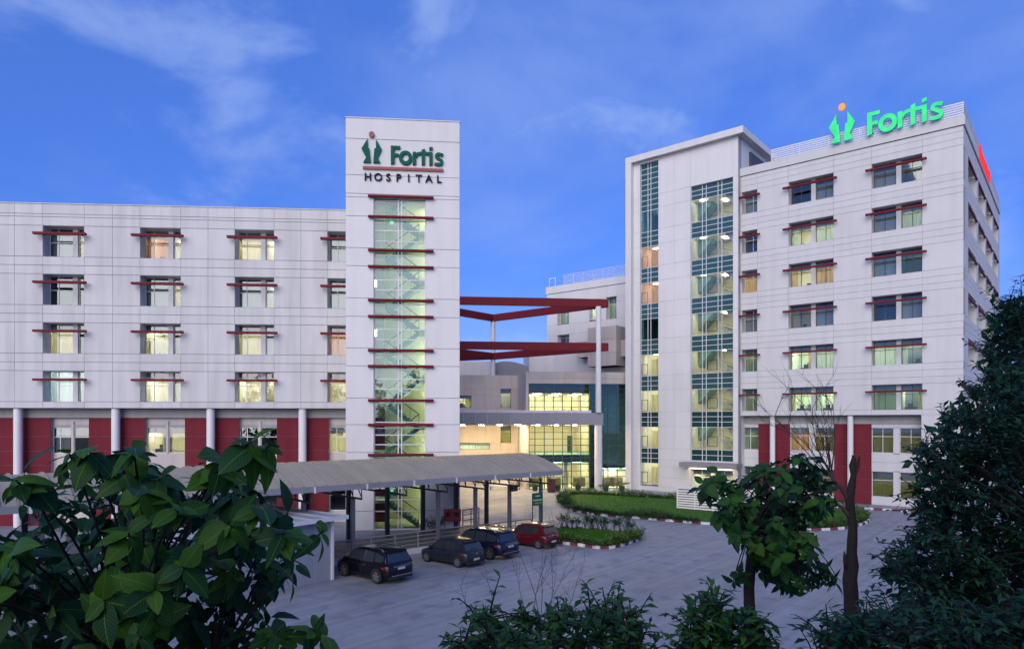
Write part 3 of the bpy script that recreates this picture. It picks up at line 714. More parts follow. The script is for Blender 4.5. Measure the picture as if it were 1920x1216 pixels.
for kd, pa, pb, _ in lows:
    a, b = S_(pa), S_(pb)
    if kd == 'r':
        for z0, z1 in zip((0, 1.2, 2.4, 3.6, 4.8, 6.0), (1.2, 2.4, 3.6, 4.8, 6.0, zr2 - .01)):
            MB().box(FR, a + .004, b - .004, tR2 - .04, tR2, z0 + .01, z1 - .01).build('panel', 'red_wall', rw)
    else:
        tq = tR2 - .18; w_ = b - a
        for z0, z1 in ((zfl[0], zfl[1]), (zfl[2], zfl[3]), (zfl[4], zfl[5])):
            n = 1 if z1 - z0 < .8 else 2
            for i in range(n): MB().box(FR, a, b, tq - .5, tq + .1, z0 + (z1 - z0) * i / n + .008, z0 + (z1 - z0) * (i + 1) / n - .008).build('spandrel_panel', 'block_wall', rb)
        for row, (z0, z1) in enumerate(((zfl[3], zfl[4]), (zfl[1], zfl[2]))):
            cd = low_c[pa][row]
            if len(cd) == 2:
                p0, p1 = a + .44 * w_, a + .56 * w_
                MB().box(FR, p0, p1, tq - .4, tq + .1, z0 - .1, z1 + .1).build('pier', 'block_wall', rb)
                window(rb, FR, p1, b, z0, z1, tq - .1, cd[0], mull=(.5,) if row == 0 else (), trans=(.66,), fw=.05)
                window(rb, FR, a, p0, z0, z1, tq - .1, cd[1], mull=(.5,) if row == 0 else (), trans=(.66,), fw=.05)
            else: window(rb, FR, a, b, z0, z1, tq - .1, cd, mull=(.45,), trans=(.62,), fw=.05)
for x in (1448, 1594):
    c_ = FR.p(FR.sp(x, -.35), -.42, 0); MB().lathe([(.27, 0), (.27, zlow - .04)], c_, 20).build('column', 'column_white', rb, smooth=True, angle=40)

# glazed stair bay of the right block
T0 = .68
sb = thing('stair_bay', FR.p(FR.sp(1290), 0, 0), 'projecting white stair bay with two tall lit glass strips and roof slab', 'building')
Q = lambda px, t=T0: FR.sp(px, t)
qa, qb = Q(1384), Q(1188)
w2 = (Q(1374.5), Q(1294.7)); w1 = (Q(1234.5), Q(1200))
ztb = FR.zp(1391, 248, T0 + .6)                    # underside of the roof slab
zs2 = FR.zp(1375, 331, T0); zs1 = ztb - .25
dz = 3.66
zcb = [0, 1.6, dz]
for k in range(7): zcb += [4.9 + pR * k, 4.9 + 2.5 + pR * k]
zcb += [zs2, ztb]
door = (w2[0], w2[1], .05, 2.75)
panel_wall(sb, FR, [qa, w2[0], w2[1], (w2[1] + w1[0]) / 2, w1[0], w1[1], qb], uniq(zcb + [2.75, .5, zs1], .15), [(w2[0], w2[1], dz, zs2), (w1[0], w1[1], .5, zs1), door], T0, .9, 'clean_wall', gap=.02, reveal='clean_wall')
# roof slab, left fin, right return
zsl = FR.zp(1389, 236, T0 + .6)
mb = MB(); mb.box(FR, qa - .75, qb + .75, -9, T0 + .6, ztb + .003, zsl); mb.box(FR, qb + .003, qb + .75, -4, T0 + .6, 0, ztb); mb.build('roof_slab', 'clean_wall', sb)
mb = MB(); mb.box(FR, qa + .003, qa + .3, -8.5, T0 - .91, 0, ztb); mb.box(FR, qa + .3, qb, -8.8, -8.5, 0, ztb); mb.build('side_wall', 'clean_wall', sb)
MB().box(FR, qa - .2, qa - .01, -8.0, -2.4, zpar + 1.2, ztb - .8).build('louvre', 'dark_frame', sb)
tg2 = T0 - .30
def glass_strip(a0, a1, ztop_, zbot, vm, levels, lit, rowh):
    """curtain wall: verticals vm, vision fields at the given levels, spandrel rows between"""
    zz = [zbot]; kinds = []
    for i, z in enumerate(levels):
        if z > zz[-1] + .1:
            n = max(1, round((z - zz[-1]) / rowh)); base = zz[-1]
            for j in range(n): zz.append(base + (z - base) * (j + 1) / n); kinds.append(('s', i))
        zz.append(min(z + 2.45, ztop_)); kinds.append(('v', i))
    if ztop_ > zz[-1] + .2:
        base = zz[-1]; n = max(1, round((ztop_ - base) / rowh))
        for j in range(n): zz.append(base + (ztop_ - base) * (j + 1) / n); kinds.append(('s', 99))
    A = [a0] + vm + [a1]; mb = MB()
    for a in A: mb.box(FR, a - .03, a + .03, tg2 - .06, tg2 + .05, zbot, ztop_)
    for z in zz: mb.box(FR, a0, a1, tg2 - .05, tg2 + .04, z - .03, z + .03)
    w = mb.build('window', 'alu', sb)
    for p, q in zip(A, A[1:]):
        for (kd, i), e, f in zip(kinds, zz, zz[1:]):
            if kd == 'v': MB().quad(FR.p(p + .02, tg2 - .01, e), FR.p(q - .02, tg2 - .01, e), FR.p(q - .02, tg2 - .01, f), FR.p(p + .02, tg2 - .01, f)).build('pane', 'pane_clear' if i in lit else 'pane_teal', w)
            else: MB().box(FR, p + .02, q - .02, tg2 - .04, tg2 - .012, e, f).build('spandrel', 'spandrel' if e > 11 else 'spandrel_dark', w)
    return w
lev2 = [4.9 + pR * k for k in range(7)]
vm2 = [Q(x, tg2) for x in (1360, 1353, 1324, 1317)]
vm2 = [Q(1375 - (1375 - 1294.7) * f, tg2) for f in (.265, .355, .63, .72)]
g2 = glass_strip(w2[0], w2[1], zs2, dz, vm2, lev2, set(range(7)), .58)
# lit stairs behind it: cream room on each level, sloping soffit of the next flight, half landing, rail
for k, z in enumerate(lev2):
    a, b = w2[0] - .3, w2[1] + .3; z0, z1 = z - .35, z + 2.75; tF = tg2 - .12
    room(g2, FR, a, b, z0, z1, tF, 4.6, 'room_cream', None)
    ln = b - a
    mb = MB(); mb.prism([FR.p(b - .02, tF - 2.2, z1 - .02), FR.p(b - .02, tF - 2.2, z0 + 1.25), FR.p(b - .32 * ln, tF - 2.2, z1 - .02)], FR.n * -1.9); mb.build('flight_soffit', 'stair_teal', g2, fix=True)
    mb = MB(); mb.prism([FR.p(a + .02, tF - .4, z1 - .02), FR.p(a + .30 * ln, tF - .4, z1 - .02), FR.p(a + .02, tF - .4, z0 + .9)], FR.n * -1.8); mb.build('flight_soffit', 'stair_white', g2, fix=True)
    flight(FR, a + .05, z0 + .15, a + .55 * ln, z0 + 1.5, tF - 4.2, tF - 2.6, g2, 7, 'stair_white')
    handrail(FR, a + .05, z0 + .0, a + .5 * ln, z0 + .9, tF - 2.5, g2, 'dark_frame', .03)
    mb = MB(); 
    for (x0, x1, y0, y1) in ((.40, .62, .35, .41), (.40, .62, 1.40, 1.46), (.40, .415, .35, 1.46), (.605, .62, .35, 1.46)): mb.box(FR, a + x0 * ln, a + x1 * ln, tF + .02, tF + .05, z + y0, z + y1)
    mb.build('opening_sash', 'dark_frame', g2)
    MB().box(FR, b - .26 * ln, b - .16 * ln, tF - 1.3, tF - .8, z1 - .10, z1 - .03).build('ceiling_lamp', 'lamp_stair', g2)
    MB().box(FR, a + .40 * ln, a + .48 * ln, tF - 3.0, tF - 2.2, z1 - .10, z1 - .03).build('ceiling_lamp', 'lamp_stair', g2)
lev1 = [.72] + lev2
vm1 = [Q(1234.5 - 34.5 * f, tg2) for f in (.40, .56)]
g1_ = glass_strip(w1[0], w1[1], zs1, .5, vm1, lev1, {0, 1, 2, 3, 5, 6}, .58)
for k, z in enumerate(lev1):
    a, b = w1[0] - .3, w1[1] + .3; z0, z1 = z - .1, z + 2.75; tF = tg2 - .12; lit = k in (0, 1, 2, 3, 5, 6)
    room(g1_, FR, a, b, z0, z1, tF, 5.0, ('room_orange' if k in (5, 6) else 'room_cream') if lit else 'room_dark', None)
    if lit:
        lm = 'lamp_warm' if k in (5, 6) else 'lamp_white'
        for j in range(2): MB().box(FR, a + .7, b - .7, tF - 2.2 - j * 1.6, tF - 2.0 - j * 1.6, z1 - .10, z1 - .03).build('ceiling_lamp', lm, g1_)
        n = 10; mb = MB()
        for i in range(n):
            x0, x1 = a + .4 + (b - a - .8) * .55 * i / n, a + .4 + (b - a - .8) * .55 * (i + 1) / n
            mb.quad(FR.p(x0, tF - .5 + .06 * math.sin(i * 2), z0), FR.p(x1, tF - .5 + .06 * math.sin(i * 2 + 2), z0), FR.p(x1, tF - .5 + .06 * math.sin(i * 2 + 2), z0 + 2.1), FR.p(x0, tF - .5 + .06 * math.sin(i * 2), z0 + 2.1))
        mb.build('curtain', 'curtain_tan' if k in (5, 6) else 'blind_cream', g1_)
    elif k == 7: MB().box(FR, a + .5, a + 1.1, tF - 2.2, tF - 1.8, z1 - .9, z1 - .8).build('ceiling_lamp', 'lamp_white', g1_)
    mb = MB(); x0 = Q(1234.5 - 34.5 * .60, tg2); x1 = w1[1] - .03
    for q in ((x0, x1, z + .1, z + .16), (x0, x1, z + 1.35, z + 1.41), (x0, x0 + .06, z + .1, z + 1.41), (x1 - .06, x1, z + .1, z + 1.41)): mb.box(FR, q[0], q[1], tF + .03, tF + .06, q[2], q[3])
    mb.build('opening_sash', 'dark_frame', g1_)
# entrance door below, with its small canopy
dm = (w2[0] + w2[1]) / 2
window(sb, FR, w2[0] + .02, dm - .18, .05, 2.75, tg2 - .2, 'L', mull=(.5,), trans=(.66,), frame='alu', fw=.07)
window(sb, FR, dm + .18, w2[1] - .02, .05, 2.75, tg2 - .2, 'L', mull=(.5,), trans=(.66,), frame='alu', fw=.07)
MB().box(FR, dm - .18, dm + .18, tg2 - .3, tg2 - .1, .05, 2.75).build('pier', 'clean_wall', sb)
c0, c1 = FR.sp(1381, T0 + 1.6), FR.sp(1273, T0 + 1.6)
mb = MB(); mb.box(FR, c0, c1, T0 + .004, T0 + 1.6, 3.0, 3.55); mb.build('door_canopy', 'fascia_grey', sb)
MB().box(FR, w2[0], w2[1], T0 + .2, T0 + .35, 2.94, 2.99).build('canopy_lamp', 'lamp_warm', sb)

# lower rear wing of the right block (behind the red frames)
T3 = -3.4
rw_ = thing('rear_wing', FR.p(FR.sp(1100, T3), T3 - 4, 0), 'lower white rear wing with roof railing behind the red frames', 'building')
Z3 = lambda px, py: FR.zp(px, py, T3); X3 = lambda px: FR.sp(px, T3)
zt3 = Z3(1104, 541); e0, e1 = X3(1190), X3(1025.5)
wins3 = [(X3(1156), X3(1136.5), Z3(1146, 598), Z3(1146, 556), 'g'), (X3(1120.5), X3(1105), Z3(1112, 600), Z3(1112, 564), 'G'), (X3(1067.3), X3(1045), Z3(1056, 607), Z3(1056, 578), 'g'), (X3(1067.3), X3(1045), Z3(1056, 644), Z3(1056, 627), 'D')]
ops = [w[:4] for w in wins3]
zc3 = [10.5, 12.5, 14.2, zt3] + [x for w in wins3 for x in w[2:4]]
panel_wall(rw_, FR, [e0, e1] + [x for w in wins3 for x in w[:2]], uniq(zc3, .2), ops, T3, .8, 'clean_wall', gap=.02, reveal='clean_wall')
for a, b, z0, z1, cd in wins3: window(rw_, FR, a + .02, b - .02, z0, z1, T3 - .7, cd, mull=(.5,), trans=(.7,), fw=.05)
MB().box(FR, e0, e1, T3 - .8, T3, 0, 10.49).build('wall', 'clean_wall', rw_)
mb = MB(); mb.box(FR, e0, e1 + .1, T3 - .35, T3 + .1, zt3 + .05, zt3 + 1.0); mb.build('parapet', 'clean_wall', rw_)
mb = MB(); mb.box(FR, e0, e1 - .01, T3 - 12, T3 - .81, zt3 - .4, zt3 - .1); mb.box(FR, e1 - .3, e1 - .01, T3 - 12, T3 - .81, 0, zt3); mb.build('roof', 'concrete_roof', rw_)
zrl = zt3 + 2.35; r1 = X3(1057)
for i in range(8):
    a = e0 + (r1 - e0) * i / 7; MB().box(FR, a - .03, a + .03, T3 - .1, T3 - .03, zt3 + 1.0, zrl).build('rail_post', 'alu', rw_)
for j in range(6): z = zt3 + 1.15 + (zrl - zt3 - 1.2) * j / 5; MB().box(FR, e0, r1, T3 - .029, T3 + .01, z - .03, z + .03).build('rail', 'alu', rw_)
mb = MB()
for px in (1030, 1041): a = X3(px); mb.box(FR, a - .05, a + .05, T3 - .1, T3, zt3 + 1.0, zt3 + 2.2)
mb.box(FR, X3(1041), X3(1030), T3 - .09, T3 - .01, zt3 + 2.1, zt3 + 2.199); mb.build('rail_gate', 'alu', rw_)
# service boxes hung on that wing
for (pa, pb, ya, yb, t0, t1, m) in ((1155, 1102, 612, 686, T3 + .01, T3 + 2.6, 'beige_wall'), (1186, 1155.5, 636, 668, T3 + .01, T3 + 1.4, 'beige_wall'), (1102, 1081, 640, 670, T3 + .01, T3 + 1.6, 'beige_wall')):
    a, b = FR.sp(pa, t1), FR.sp(pb, t1); z0, z1 = FR.zp((pa + pb) / 2, yb, t1), FR.zp((pa + pb) / 2, ya, t1)
    w = MB().box(FR, a + .03, b - .03, t0, t1 - .05, z0 + .02, z1 - .02).build('service_box', 'joint', rw_)
    n = max(1, round((z1 - z0) / 1.4))
    for i in range(n): MB().box(FR, a, b, t0, t1, z0 + (z1 - z0) * i / n + .02, z0 + (z1 - z0) * (i + 1) / n - .02).build('panel', m, w)

# ------------------------------------------------------------------ entrance building with the glass front
tG = -3.0
eb = thing('entrance_building', FM.p(-2, tG - 5, 0), 'low entrance building with dark green gridded glass front', 'building')
XG = lambda px, t=tG: FM.sp(px, t)
ZG = lambda py, t=tG: FM.zp(1085, py, t)
gl, gr = XG(992), XG(1196); zg = ZG(719.8)
vms = [XG(x) for x in (1003, 1020.5, 1037.5, 1054.5, 1071.5, 1089, 1105.5, 1118, 1131, 1140, 1157, 1174.5)]
rows = [.02] + [ZG(y) for y in (906, 893, 882, 870, 858, 846, 834, 822, 810, 798, 786, 774, 762.5, 751, 739.5, 728)] + [zg]
A = [gl] + vms + [gr]; mb = MB()
for a in A: mb.box(FM, a - .045, a + .045, tG - .08, tG + .05, 0, zg)
for z in rows: mb.box(FM, gl, gr, tG - .07, tG + .04, z - .035, z + .035)
gw = mb.build('window', 'dark_frame', eb)
zsl1, zsl0 = ZG(852), ZG(866)
xl0, xl1, xr1 = gl, XG(1105.5), XG(1118)
for p, q in zip(A, A[1:]):
    for e, f in zip(rows, rows[1:]):
        cz = (e + f) / 2; cx = (p + q) / 2
        lit = (cx < xl1 and (cz < zsl0 or zsl1 < cz < ZG(733))) or (cx > xr1 and cz < ZG(878))
        MB().quad(FM.p(p + .03, tG - .01, e), FM.p(q - .03, tG - .01, e), FM.p(q - .03, tG - .01, f), FM.p(p + .03, tG - .01, f)).build('pane', 'pane_lobby' if lit else 'pane_teal', gw)
mb = MB(); mb.box(FM, gl, xl1, tG - .35, tG - .1, zsl0, zsl1); mb.box(FM, xl1, xr1, tG - .5, tG - .1, .02, zg); mb.build('slab_edge', 'spandrel_dark', gw)
zlit = ZG(737)
for (a, b, z0, z1, dep, m, lm) in ((xl0, xl1, .03, zsl0, 8, 'room_cream', 'lamp_white'), (xl0, xl1, zsl1, ZG(790), 8, 'room_cream', 'lamp_white'), (xl0, xl1, ZG(789), zlit, 6, 'room_cream', 'lamp_white'), (xr1, gr, .03, ZG(878), 9, 'room_cream', 'lamp_white'), (xr1, gr, ZG(877), zg, 6, 'room_dark', None), (xl0, xl1, zlit + .02, zg, 3, 'room_dark', None)):
    room(eb, FM, a + .02, b - .02, z0, z1, tG - .4, dep, m, None)
    if lm:
        n = 3 if b - a > 5 else 2
        for i in range(n):
            for j in range(2):
                c = a + (b - a) * (i + .5) / n; tt = tG - 1.8 - j * 3.0; MB().box(FM, c - .55, c + .55, tt - .25, tt + .25, z1 - .1, z1 - .04).build('ceiling_lamp', lm, eb)
# things seen inside: door, notice, pillar, counters
MB().box(FM, XG(1080), XG(1090), tG - 6, tG - 5.8, zsl1, ZG(818)).build('inner_door', 'spandrel_dark', eb)
MB().box(FM, XG(1036), XG(1046), tG - 6, tG - 5.9, ZG(838), ZG(818)).build('notice', 'blind_blue', eb)
MB().lathe([(.35, .03), (.35, zsl0 - .05)], FM.p(XG(1064), tG - 1.4, 0), 16).build('pillar', 'column_white', eb, smooth=True, angle=40)
mb = MB()
for px in (1010, 1045, 1095, 1148, 1165): mb.box(FM, XG(px) - .8, XG(px) + .8, tG - 3.2, tG - 2.4, .03, 1.1)
mb.build('counter', 'furniture', eb)
# parapet band over the glass and white wall to its left
zb1 = ZG(697)
panel_wall(eb, FM, [gl - .1, XG(1060), XG(1125), gr], [zg + .04, (zg + zb1) / 2, zb1], [], tG + .12, .5, 'beige_wall', gap=.03, name='parapet')
tW = -12.0
XW = lambda px, t=tW: FM.sp(px, t); ZW = lambda py, t=tW: FM.zp(920, py, t)
wl = XW(830); wr_ = XW(995)
zwt = ZW(703)
opw = [(XW(840), XW(884), ZW(764), ZW(741), 'L'), (XW(938.5), XW(958.5), ZW(764), ZW(728.5), 'H'), (XW(938.5), XW(958.5), ZW(830), ZW(798), 'v'), (XW(840), XW(919), ZW(842), ZW(828), 'Y')]
panel_wall(eb, FM, [wl, wr_, XW(895)] + [x for w in opw for x in w[:2]], uniq([0, 2.2, zwt] + [x for w in opw for x in w[2:4]], .2), [w[:4] for w in opw], tW, .5, 'beige_wall', gap=.03, reveal='beige_wall')
for a, b, z0, z1, cd in opw: window(eb, FM, a + .02, b - .02, z0, z1, tW - .3, cd, mull=(.3, .65) if b - a > 3 else (), trans=(.55,), frame='dark_frame', fw=.05)
mb = MB(); mb.box(FM, gl - .4, gl - .06, tW + .01, tG + .1, 0, zb1 - .01); mb.build('side_wall', 'beige_wall', eb)
mb = MB(); mb.box(FM, gl - .05, gr, tG - 14, tG - .5, zb1 - .8, zb1 - .5); mb.box(FM, wl, gr, tW - 8, tW - .51, zwt - .5, zwt - .2); mb.build('roof', 'concrete_roof', eb)
# curved roof and set-back storey above
zz0 = ZW(692, -16.); mb = MB(); n = 12
ca, cb_ = FM.sp(905, -16), FM.sp(1000, -16); pts = []
for i in range(n + 1):
    q = i / n; pts.append((ca + (cb_ - ca) * q, FM.zp(950, 694, -16) + 1.25 * math.sin(math.pi * (q * .85 + .1))))
mb.prism([FM.p(a, -16, z) for a, z in pts] + [FM.p(cb_, -16, zwt - .4), FM.p(ca, -16, zwt - .4)], FM.n * -7); mb.build('curved_roof', 'fascia_grey', eb, fix=True)
mb = MB(); mb.box(FM, FM.sp(800, -15), FM.sp(927, -15), -22, -15, zwt - .4, FM.zp(890, 677, -15)); mb.box(FM, FM.sp(992, -15), FM.sp(1090, -15), -22, -14.8, zwt - .4, FM.zp(1000, 655, -15)); mb.build('set_back_storey', 'clean_wall', eb)

# ------------------------------------------------------------------ entrance canopy (porte-cochere)
ec = thing('entrance_canopy', FM.p(-6, -4, 6.6), 'flat grey metal-panelled canopy over the lit hospital entrance', 'canopy')
e0, e1 = FM.sp(780), FM.sp(1130.5); zc0, zc1 = FM.zp(1100, 796.3), FM.zp(1100, 773.6); zc2 = FM.zp(1100, 767)
mb = MB(); mb.box(FM, e0, gl - .45, tW + .02, -.06, zc0 + .05, zc1 - .02); mb.box(FM, gl - .449, e1, tG + .12, -.06, zc0 + .05, zc1 - .02); mb.build('slab', 'entry_wall', ec)
n = 16
for i in range(n):
    a, b = e0 + (e1 - e0) * i / n, e0 + (e1 - e0) * (i + 1) / n
    MB().box(FM, a + .015, b - .015, -.05, 0, zc0, zc1).build('fascia_panel', 'fascia_grey', ec)
    if i < n - 1: MB().box(FM, a + .01, b - .01, -.9, -.06, zc1 + .01, zc2 - .1).build('lip_panel', 'column_white', ec)
MB().box(FM, e1 + .002, e1 + .05, -6, -.0, zc0, zc1).build('end_panel', 'fascia_grey', ec)
for i in range(7):
    for j in range(3):
        a = FM.sp(868, -.8) + i * 2.15; t = -.8 - j * 3.4
        if t < tG + .6 and a > gl - .6: continue
        MB().lathe([(.24, zc0 - .03), (.24, zc0 + .045)], FM.p(a, t, 0), 14).build('downlight', 'lamp_entry', ec)
# column in front and the two red triangular frames it carries
rf = thing('red_frame', FM.p(0, 0, 0), 'two stacked red triangular steel frames on round white columns', 'pergola')
c2 = FM.p(FM.sp(1122), 0, 0)
d1 = 79.8 * SC; c1_ = Vector(((924.5 - 960) / FP * d1, d1, 0))
zf1 = HC + 216 / FP * c2.y; zf2 = HC + 134 / FP * c2.y; fh = .88
MB().lathe([(.46, 0), (.44, zc0 - .02)], c2, 24).build('column', 'column_white', rf, smooth=True, angle=40)
MB().lathe([(.33, zc1 + .03), (.32, zf1 + .02)], c2, 24).build('column', 'column_white', rf, smooth=True, angle=40)
MB().lathe([(.31, zc1 - .1), (.31, zf1 + .02)], c1_, 20).build('column', 'column_white', rf, smooth=True, angle=40)
ap = Vector((c1_.x, c1_.y, 0)); tipR = FM.p(FM.sp(1141), -.1, 0); tipL = FM.p(FM.sp(722), .0, 0)
def tri_frame(z, h):
    for p, q, w in ((tipL, tipR, .5), (tipL, ap, .45), (ap, tipR, .45)):
        dlt = (q - p).normalized() * .12
        k = .004 * (w > .46)
        MB().bar(Vector((p.x, p.y, z + h / 2)) + dlt, Vector((q.x, q.y, z + h / 2)) - dlt, w, h - k).build('beam', 'red_steel', rf)
tri_frame(zf1, fh); tri_frame(zf2, fh)
nl = Vector((-(ap - tipL).y, (ap - tipL).x, 0)).normalized() * .2
q0, q1 = tipL + (ap - tipL) * .02, ap - (ap - tipL) * .02
mb = MB(); mb.prism([Vector((q0.x, q0.y, zf2 + .2)) - nl, Vector((q1.x, q1.y, zf2 + .2)) - nl, Vector((q1.x, q1.y, zf2 - .02)) - nl, Vector((q0.x, q0.y, zf2 - 1.7)) - nl], nl * 1.9); mb.build('gusset_beam', 'red_steel', rf, fix=True)

# ------------------------------------------------------------------ roof signs of the right block
tS = .35
a_ = FR.sp(1626.7, tS); k_ = abs(FR.sp(1771.5, tS) - a_) / 2.86; z_ = FR.zp(1626.7, 256.5, tS)
FRm = Frame((FR.p(0, tS, 0).x, FR.p(0, tS, 0).y), -U1, -U2)      # reads left to right
rs = thing('rooftop_sign', FR.p(a_, tS, z_), 'glowing green lettering with emblem on the roof edge of the right block', 'sign')
sign_word(rs, FRm, -a_, z_, k_, .0, .16, 'sign_glow_green', 'sign_glow_orange')
mb = MB()
for q in (-1.4, -.7, .2, 1.2, 1.9, 2.6): mb.bar(FRm.p(-a_ + q * k_, -.03, z_ + .3), FRm.p(-a_ + q * k_, -.32, z_ + .3), .06, .06)
mb.build('bracket', 'grey_steel', rs)
zs_ = zp1 - .35
ss = thing('side_sign', FS.p(FS.sp(1846), .3, zs_), 'glowing red letters seen edge-on along the side roofline', 'sign')
b0_, b1_ = FS.sp(1838.5, .25), FS.sp(1857, .25)
for i, h in enumerate((1.35, .95, .9, 1.0, 1.1, .9, 1.1)):
    x = b0_ + (b1_ - b0_) * (i + .1) / 7; w_ = (b1_ - b0_) / 7 * .72
    mb = MB(); strokes(FS, x, zs_ - .25, 1, .13, .14, [('poly', [(0, 0), (w_, .05), (w_, h * .85), (w_ * .6, h), (0, h * .95)])], mb); mb.build('letter', 'sign_glow_red', ss, fix=True)

# ------------------------------------------------------------------ covered walkway beside the car park
UC = Vector((1.152, 1, 0)).normalized(); NC = Vector((UC.y, -UC.x, 0))          # along the canopy; towards the cars
p659 = G(659, 1058)
FC = Frame((p659.x, p659.y), UC, NC)                                         # line of the front posts
ZE, ZRG, HW = 4.60, 5.60, 4.0
sE = FC.sp(1053, 1.35); 
def s_at(px): return FC.sp(px)
pc = thing('walkway_canopy', FC.p(0, -3, 0), 'long barrel-vaulted grey metal canopy over the walkway behind the parked cars', 'canopy')
te = 1.35; s_l = -34.0; s_r = FC.sp(1055, te)
step = .62; n = int((s_r - s_l) / step)
def roofz(q): return ZE + (ZRG - ZE) * math.sin(math.pi / 2 * (1 - abs(1 - q / HW))) if 0 <= q <= 2 * HW else ZE
sheet = None
for i in range(n):
    a, b = s_r - step * (i + 1), s_r - step * i
    if i < 60:
        mb = MB(); m_ = 10
        for j in range(m_):
            q0, q1 = 2 * HW * j / m_, 2 * HW * (j + 1) / m_
            mb.quad(FC.p(a + .02, te - q0, roofz(q0)), FC.p(b - .02, te - q0, roofz(q0)), FC.p(b - .02, te - q1, roofz(q1)), FC.p(a + .02, te - q1, roofz(q1)))
            mb.quad(FC.p(b - .02, te - q0, roofz(q0)), FC.p(b - .02, te - q0, roofz(q0) + .07), FC.p(b - .02, te - q1, roofz(q1) + .07), FC.p(b - .02, te - q1, roofz(q1)))
            mb.quad(FC.p(b + .02, te - q0, roofz(q0)), FC.p(b + .02, te - q0, roofz(q0) + .07), FC.p(b - .02, te - q0, roofz(q0) + .07), FC.p(b - .02, te - q0, roofz(q0)))
            mb.quad(FC.p(b + .02, te - q0, roofz(q0) + .07), FC.p(b - .02, te - q0, roofz(q0) + .07), FC.p(b - .02, te - q1, roofz(q1) + .07), FC.p(b + .02, te - q1, roofz(q1) + .07))
            mb.quad(FC.p(b + .02, te - q0, roofz(q0) + .07), FC.p(b + .02, te - q1, roofz(q1) + .07), FC.p(b + .02, te - q1, roofz(q1)), FC.p(b + .02, te - q0, roofz(q0)))
        mb.build('roof_sheet', 'roof_sheet', pc)
mb = MB(); m_ = 10
for j in range(m_):
    q0, q1 = 2 * HW * j / m_, 2 * HW * (j + 1) / m_
    mb.quad(FC.p(s_l, te - q0, roofz(q0) - .04), FC.p(s_r - .01, te - q0, roofz(q0) - .04), FC.p(s_r - .01, te - q1, roofz(q1) - .04), FC.p(s_l, te - q1, roofz(q1) - .04))
mb.build('roof_lining', 'grey_steel', pc)
seg = 3.0; k = 0; a = s_r
while a > s_l + seg:
    MB().box(FC, a - seg + .02, a - .02, te - .06, te + .02, ZE - .30, ZE - .005).build('gutter', 'fascia_grey', pc); a -= seg
    MB().box(FC, a - .05, a + .05, te + .021, te + .05, ZE - .34, ZE - .02).build('gutter_strap', 'alu', pc)
MB().box(FC, s_l, s_r, te - 2 * HW - .02, te - 2 * HW + .06, ZE - .3, ZE - .005).build('gutter', 'fascia_grey', pc)
mb = MB(); N_ = 12; pts = [FC.p(s_r + .01, te - 2 * HW * j / N_, roofz(2 * HW * j / N_) - .01) for j in range(N_ + 1)] + [FC.p(s_r + .01, te - 2 * HW * j / N_, roofz(2 * HW * j / N_) - .22) for j in range(N_, -1, -1)]
for j in range(N_):
    mb.prism([pts[j], pts[j + 1], pts[2 * N_ - j], pts[2 * N_ + 1 - j]], UC * .05)
mb.build('end_fascia', 'fascia_grey', pc, fix=True)
s1014 = FC.sp(1014); fp = [s1014 - 2.87 * i for i in range(13)]
zt_ = 3.67; tr = -6.0
for i, s_ in enumerate(fp):
    if i != 4: MB().box(FC, s_ - .10, s_ + .10, -.10, .10, .02, zt_).build('post', 'grey_steel', pc)
    MB().box(FC, s_ - .12, s_ + .12, tr - .12, tr + .12, .02, zt_).build('post', 'black_steel', pc)
    mb = MB(); mb.box(FC, s_ - .05, s_ + .05, tr - 1.0, 1.0, zt_, zt_ + .10)
    q = [(1.0 - 8.0 * j / 8) for j in range(9)]
    for j, t_ in enumerate(q):
        zz_ = roofz(te - t_) - .12
        mb.bar(FC.p(s_, t_, zt_ + .1), FC.p(s_, t_, zz_), .05, .05)
        if j < 8: mb.bar(FC.p(s_, t_, zt_ + .12), FC.p(s_, q[j + 1], roofz(te - q[j + 1]) - .14), .045, .045)
    mb.build('truss', 'black_steel', pc)
for t_ in (.9, -2.4, -5.8): MB().box(FC, s_l, s_r - .1, t_ - .04, t_ + .04, roofz(te - t_) - .16, roofz(te - t_) - .05).build('purlin', 'black_steel', pc)
MB().box(FC, s1014 - 3.1, s1014 - 2.65, .3, .6, zt_ - .32, zt_ + .02).build('loudspeaker_box', 'black_steel', pc)
# raised walkway slab and its kerb wall
mb = MB(); mb.box(FC, s_l, s1014 + .5, -6.6, -.55, 0.004, .16); tag(mb.build('walkway', 'walk_tile'), 'dark tiled walkway slab under the vaulted canopy', 'walkway', kind='structure')
tag(MB().box(FC, s_l, s1014 - 5, -.54, -.34, .004, .34).build('walkway_kerb', 'white_wall'), 'low pale kerb wall between the walkway and the parked cars', 'kerb', kind='structure')
def railing(name, fr, a, b, t, z, h, label, nrail=4, m='rail_steel', sp_=1.6):
    th = thing(name, fr.p((a + b) / 2, t, z), label, 'railing')
    n = max(1, round(abs(b - a) / sp_))
    for i in range(n + 1):
        x = a + (b - a) * i / n; MB().tube([fr.p(x, t, z), fr.p(x, t, z + h)],   .036, 8).build('post', m, th, smooth=True, angle=50)
    for j in range(nrail):
        zz_ = z + h - j * h / nrail; MB().tube([fr.p(a, t, zz_), fr.p(b, t, zz_)], .042 if j == 0 else .026, 8).build('rail', m, th, smooth=True, angle=50)
    return th
railing('railing', FC, s_l + 10, s1014 - 5.0, -.44, .34, .95, 'steel pipe railing on the kerb in front of the tower', 4)
railing('railing', FC, s1014 - 4.6, s1014 - .2, -.75, .16, 1.0, 'short steel railing under the right end of the vaulted canopy', 3)
q_ = G(868, 985); FK = Frame((q_.x, q_.y), U2, -U1)
railing('railing', FK, 0, 1.8, 0, .0, 1.2, 'small dark railing beside the red fire-hose cabinet', 3, 'black_steel', 1.0)

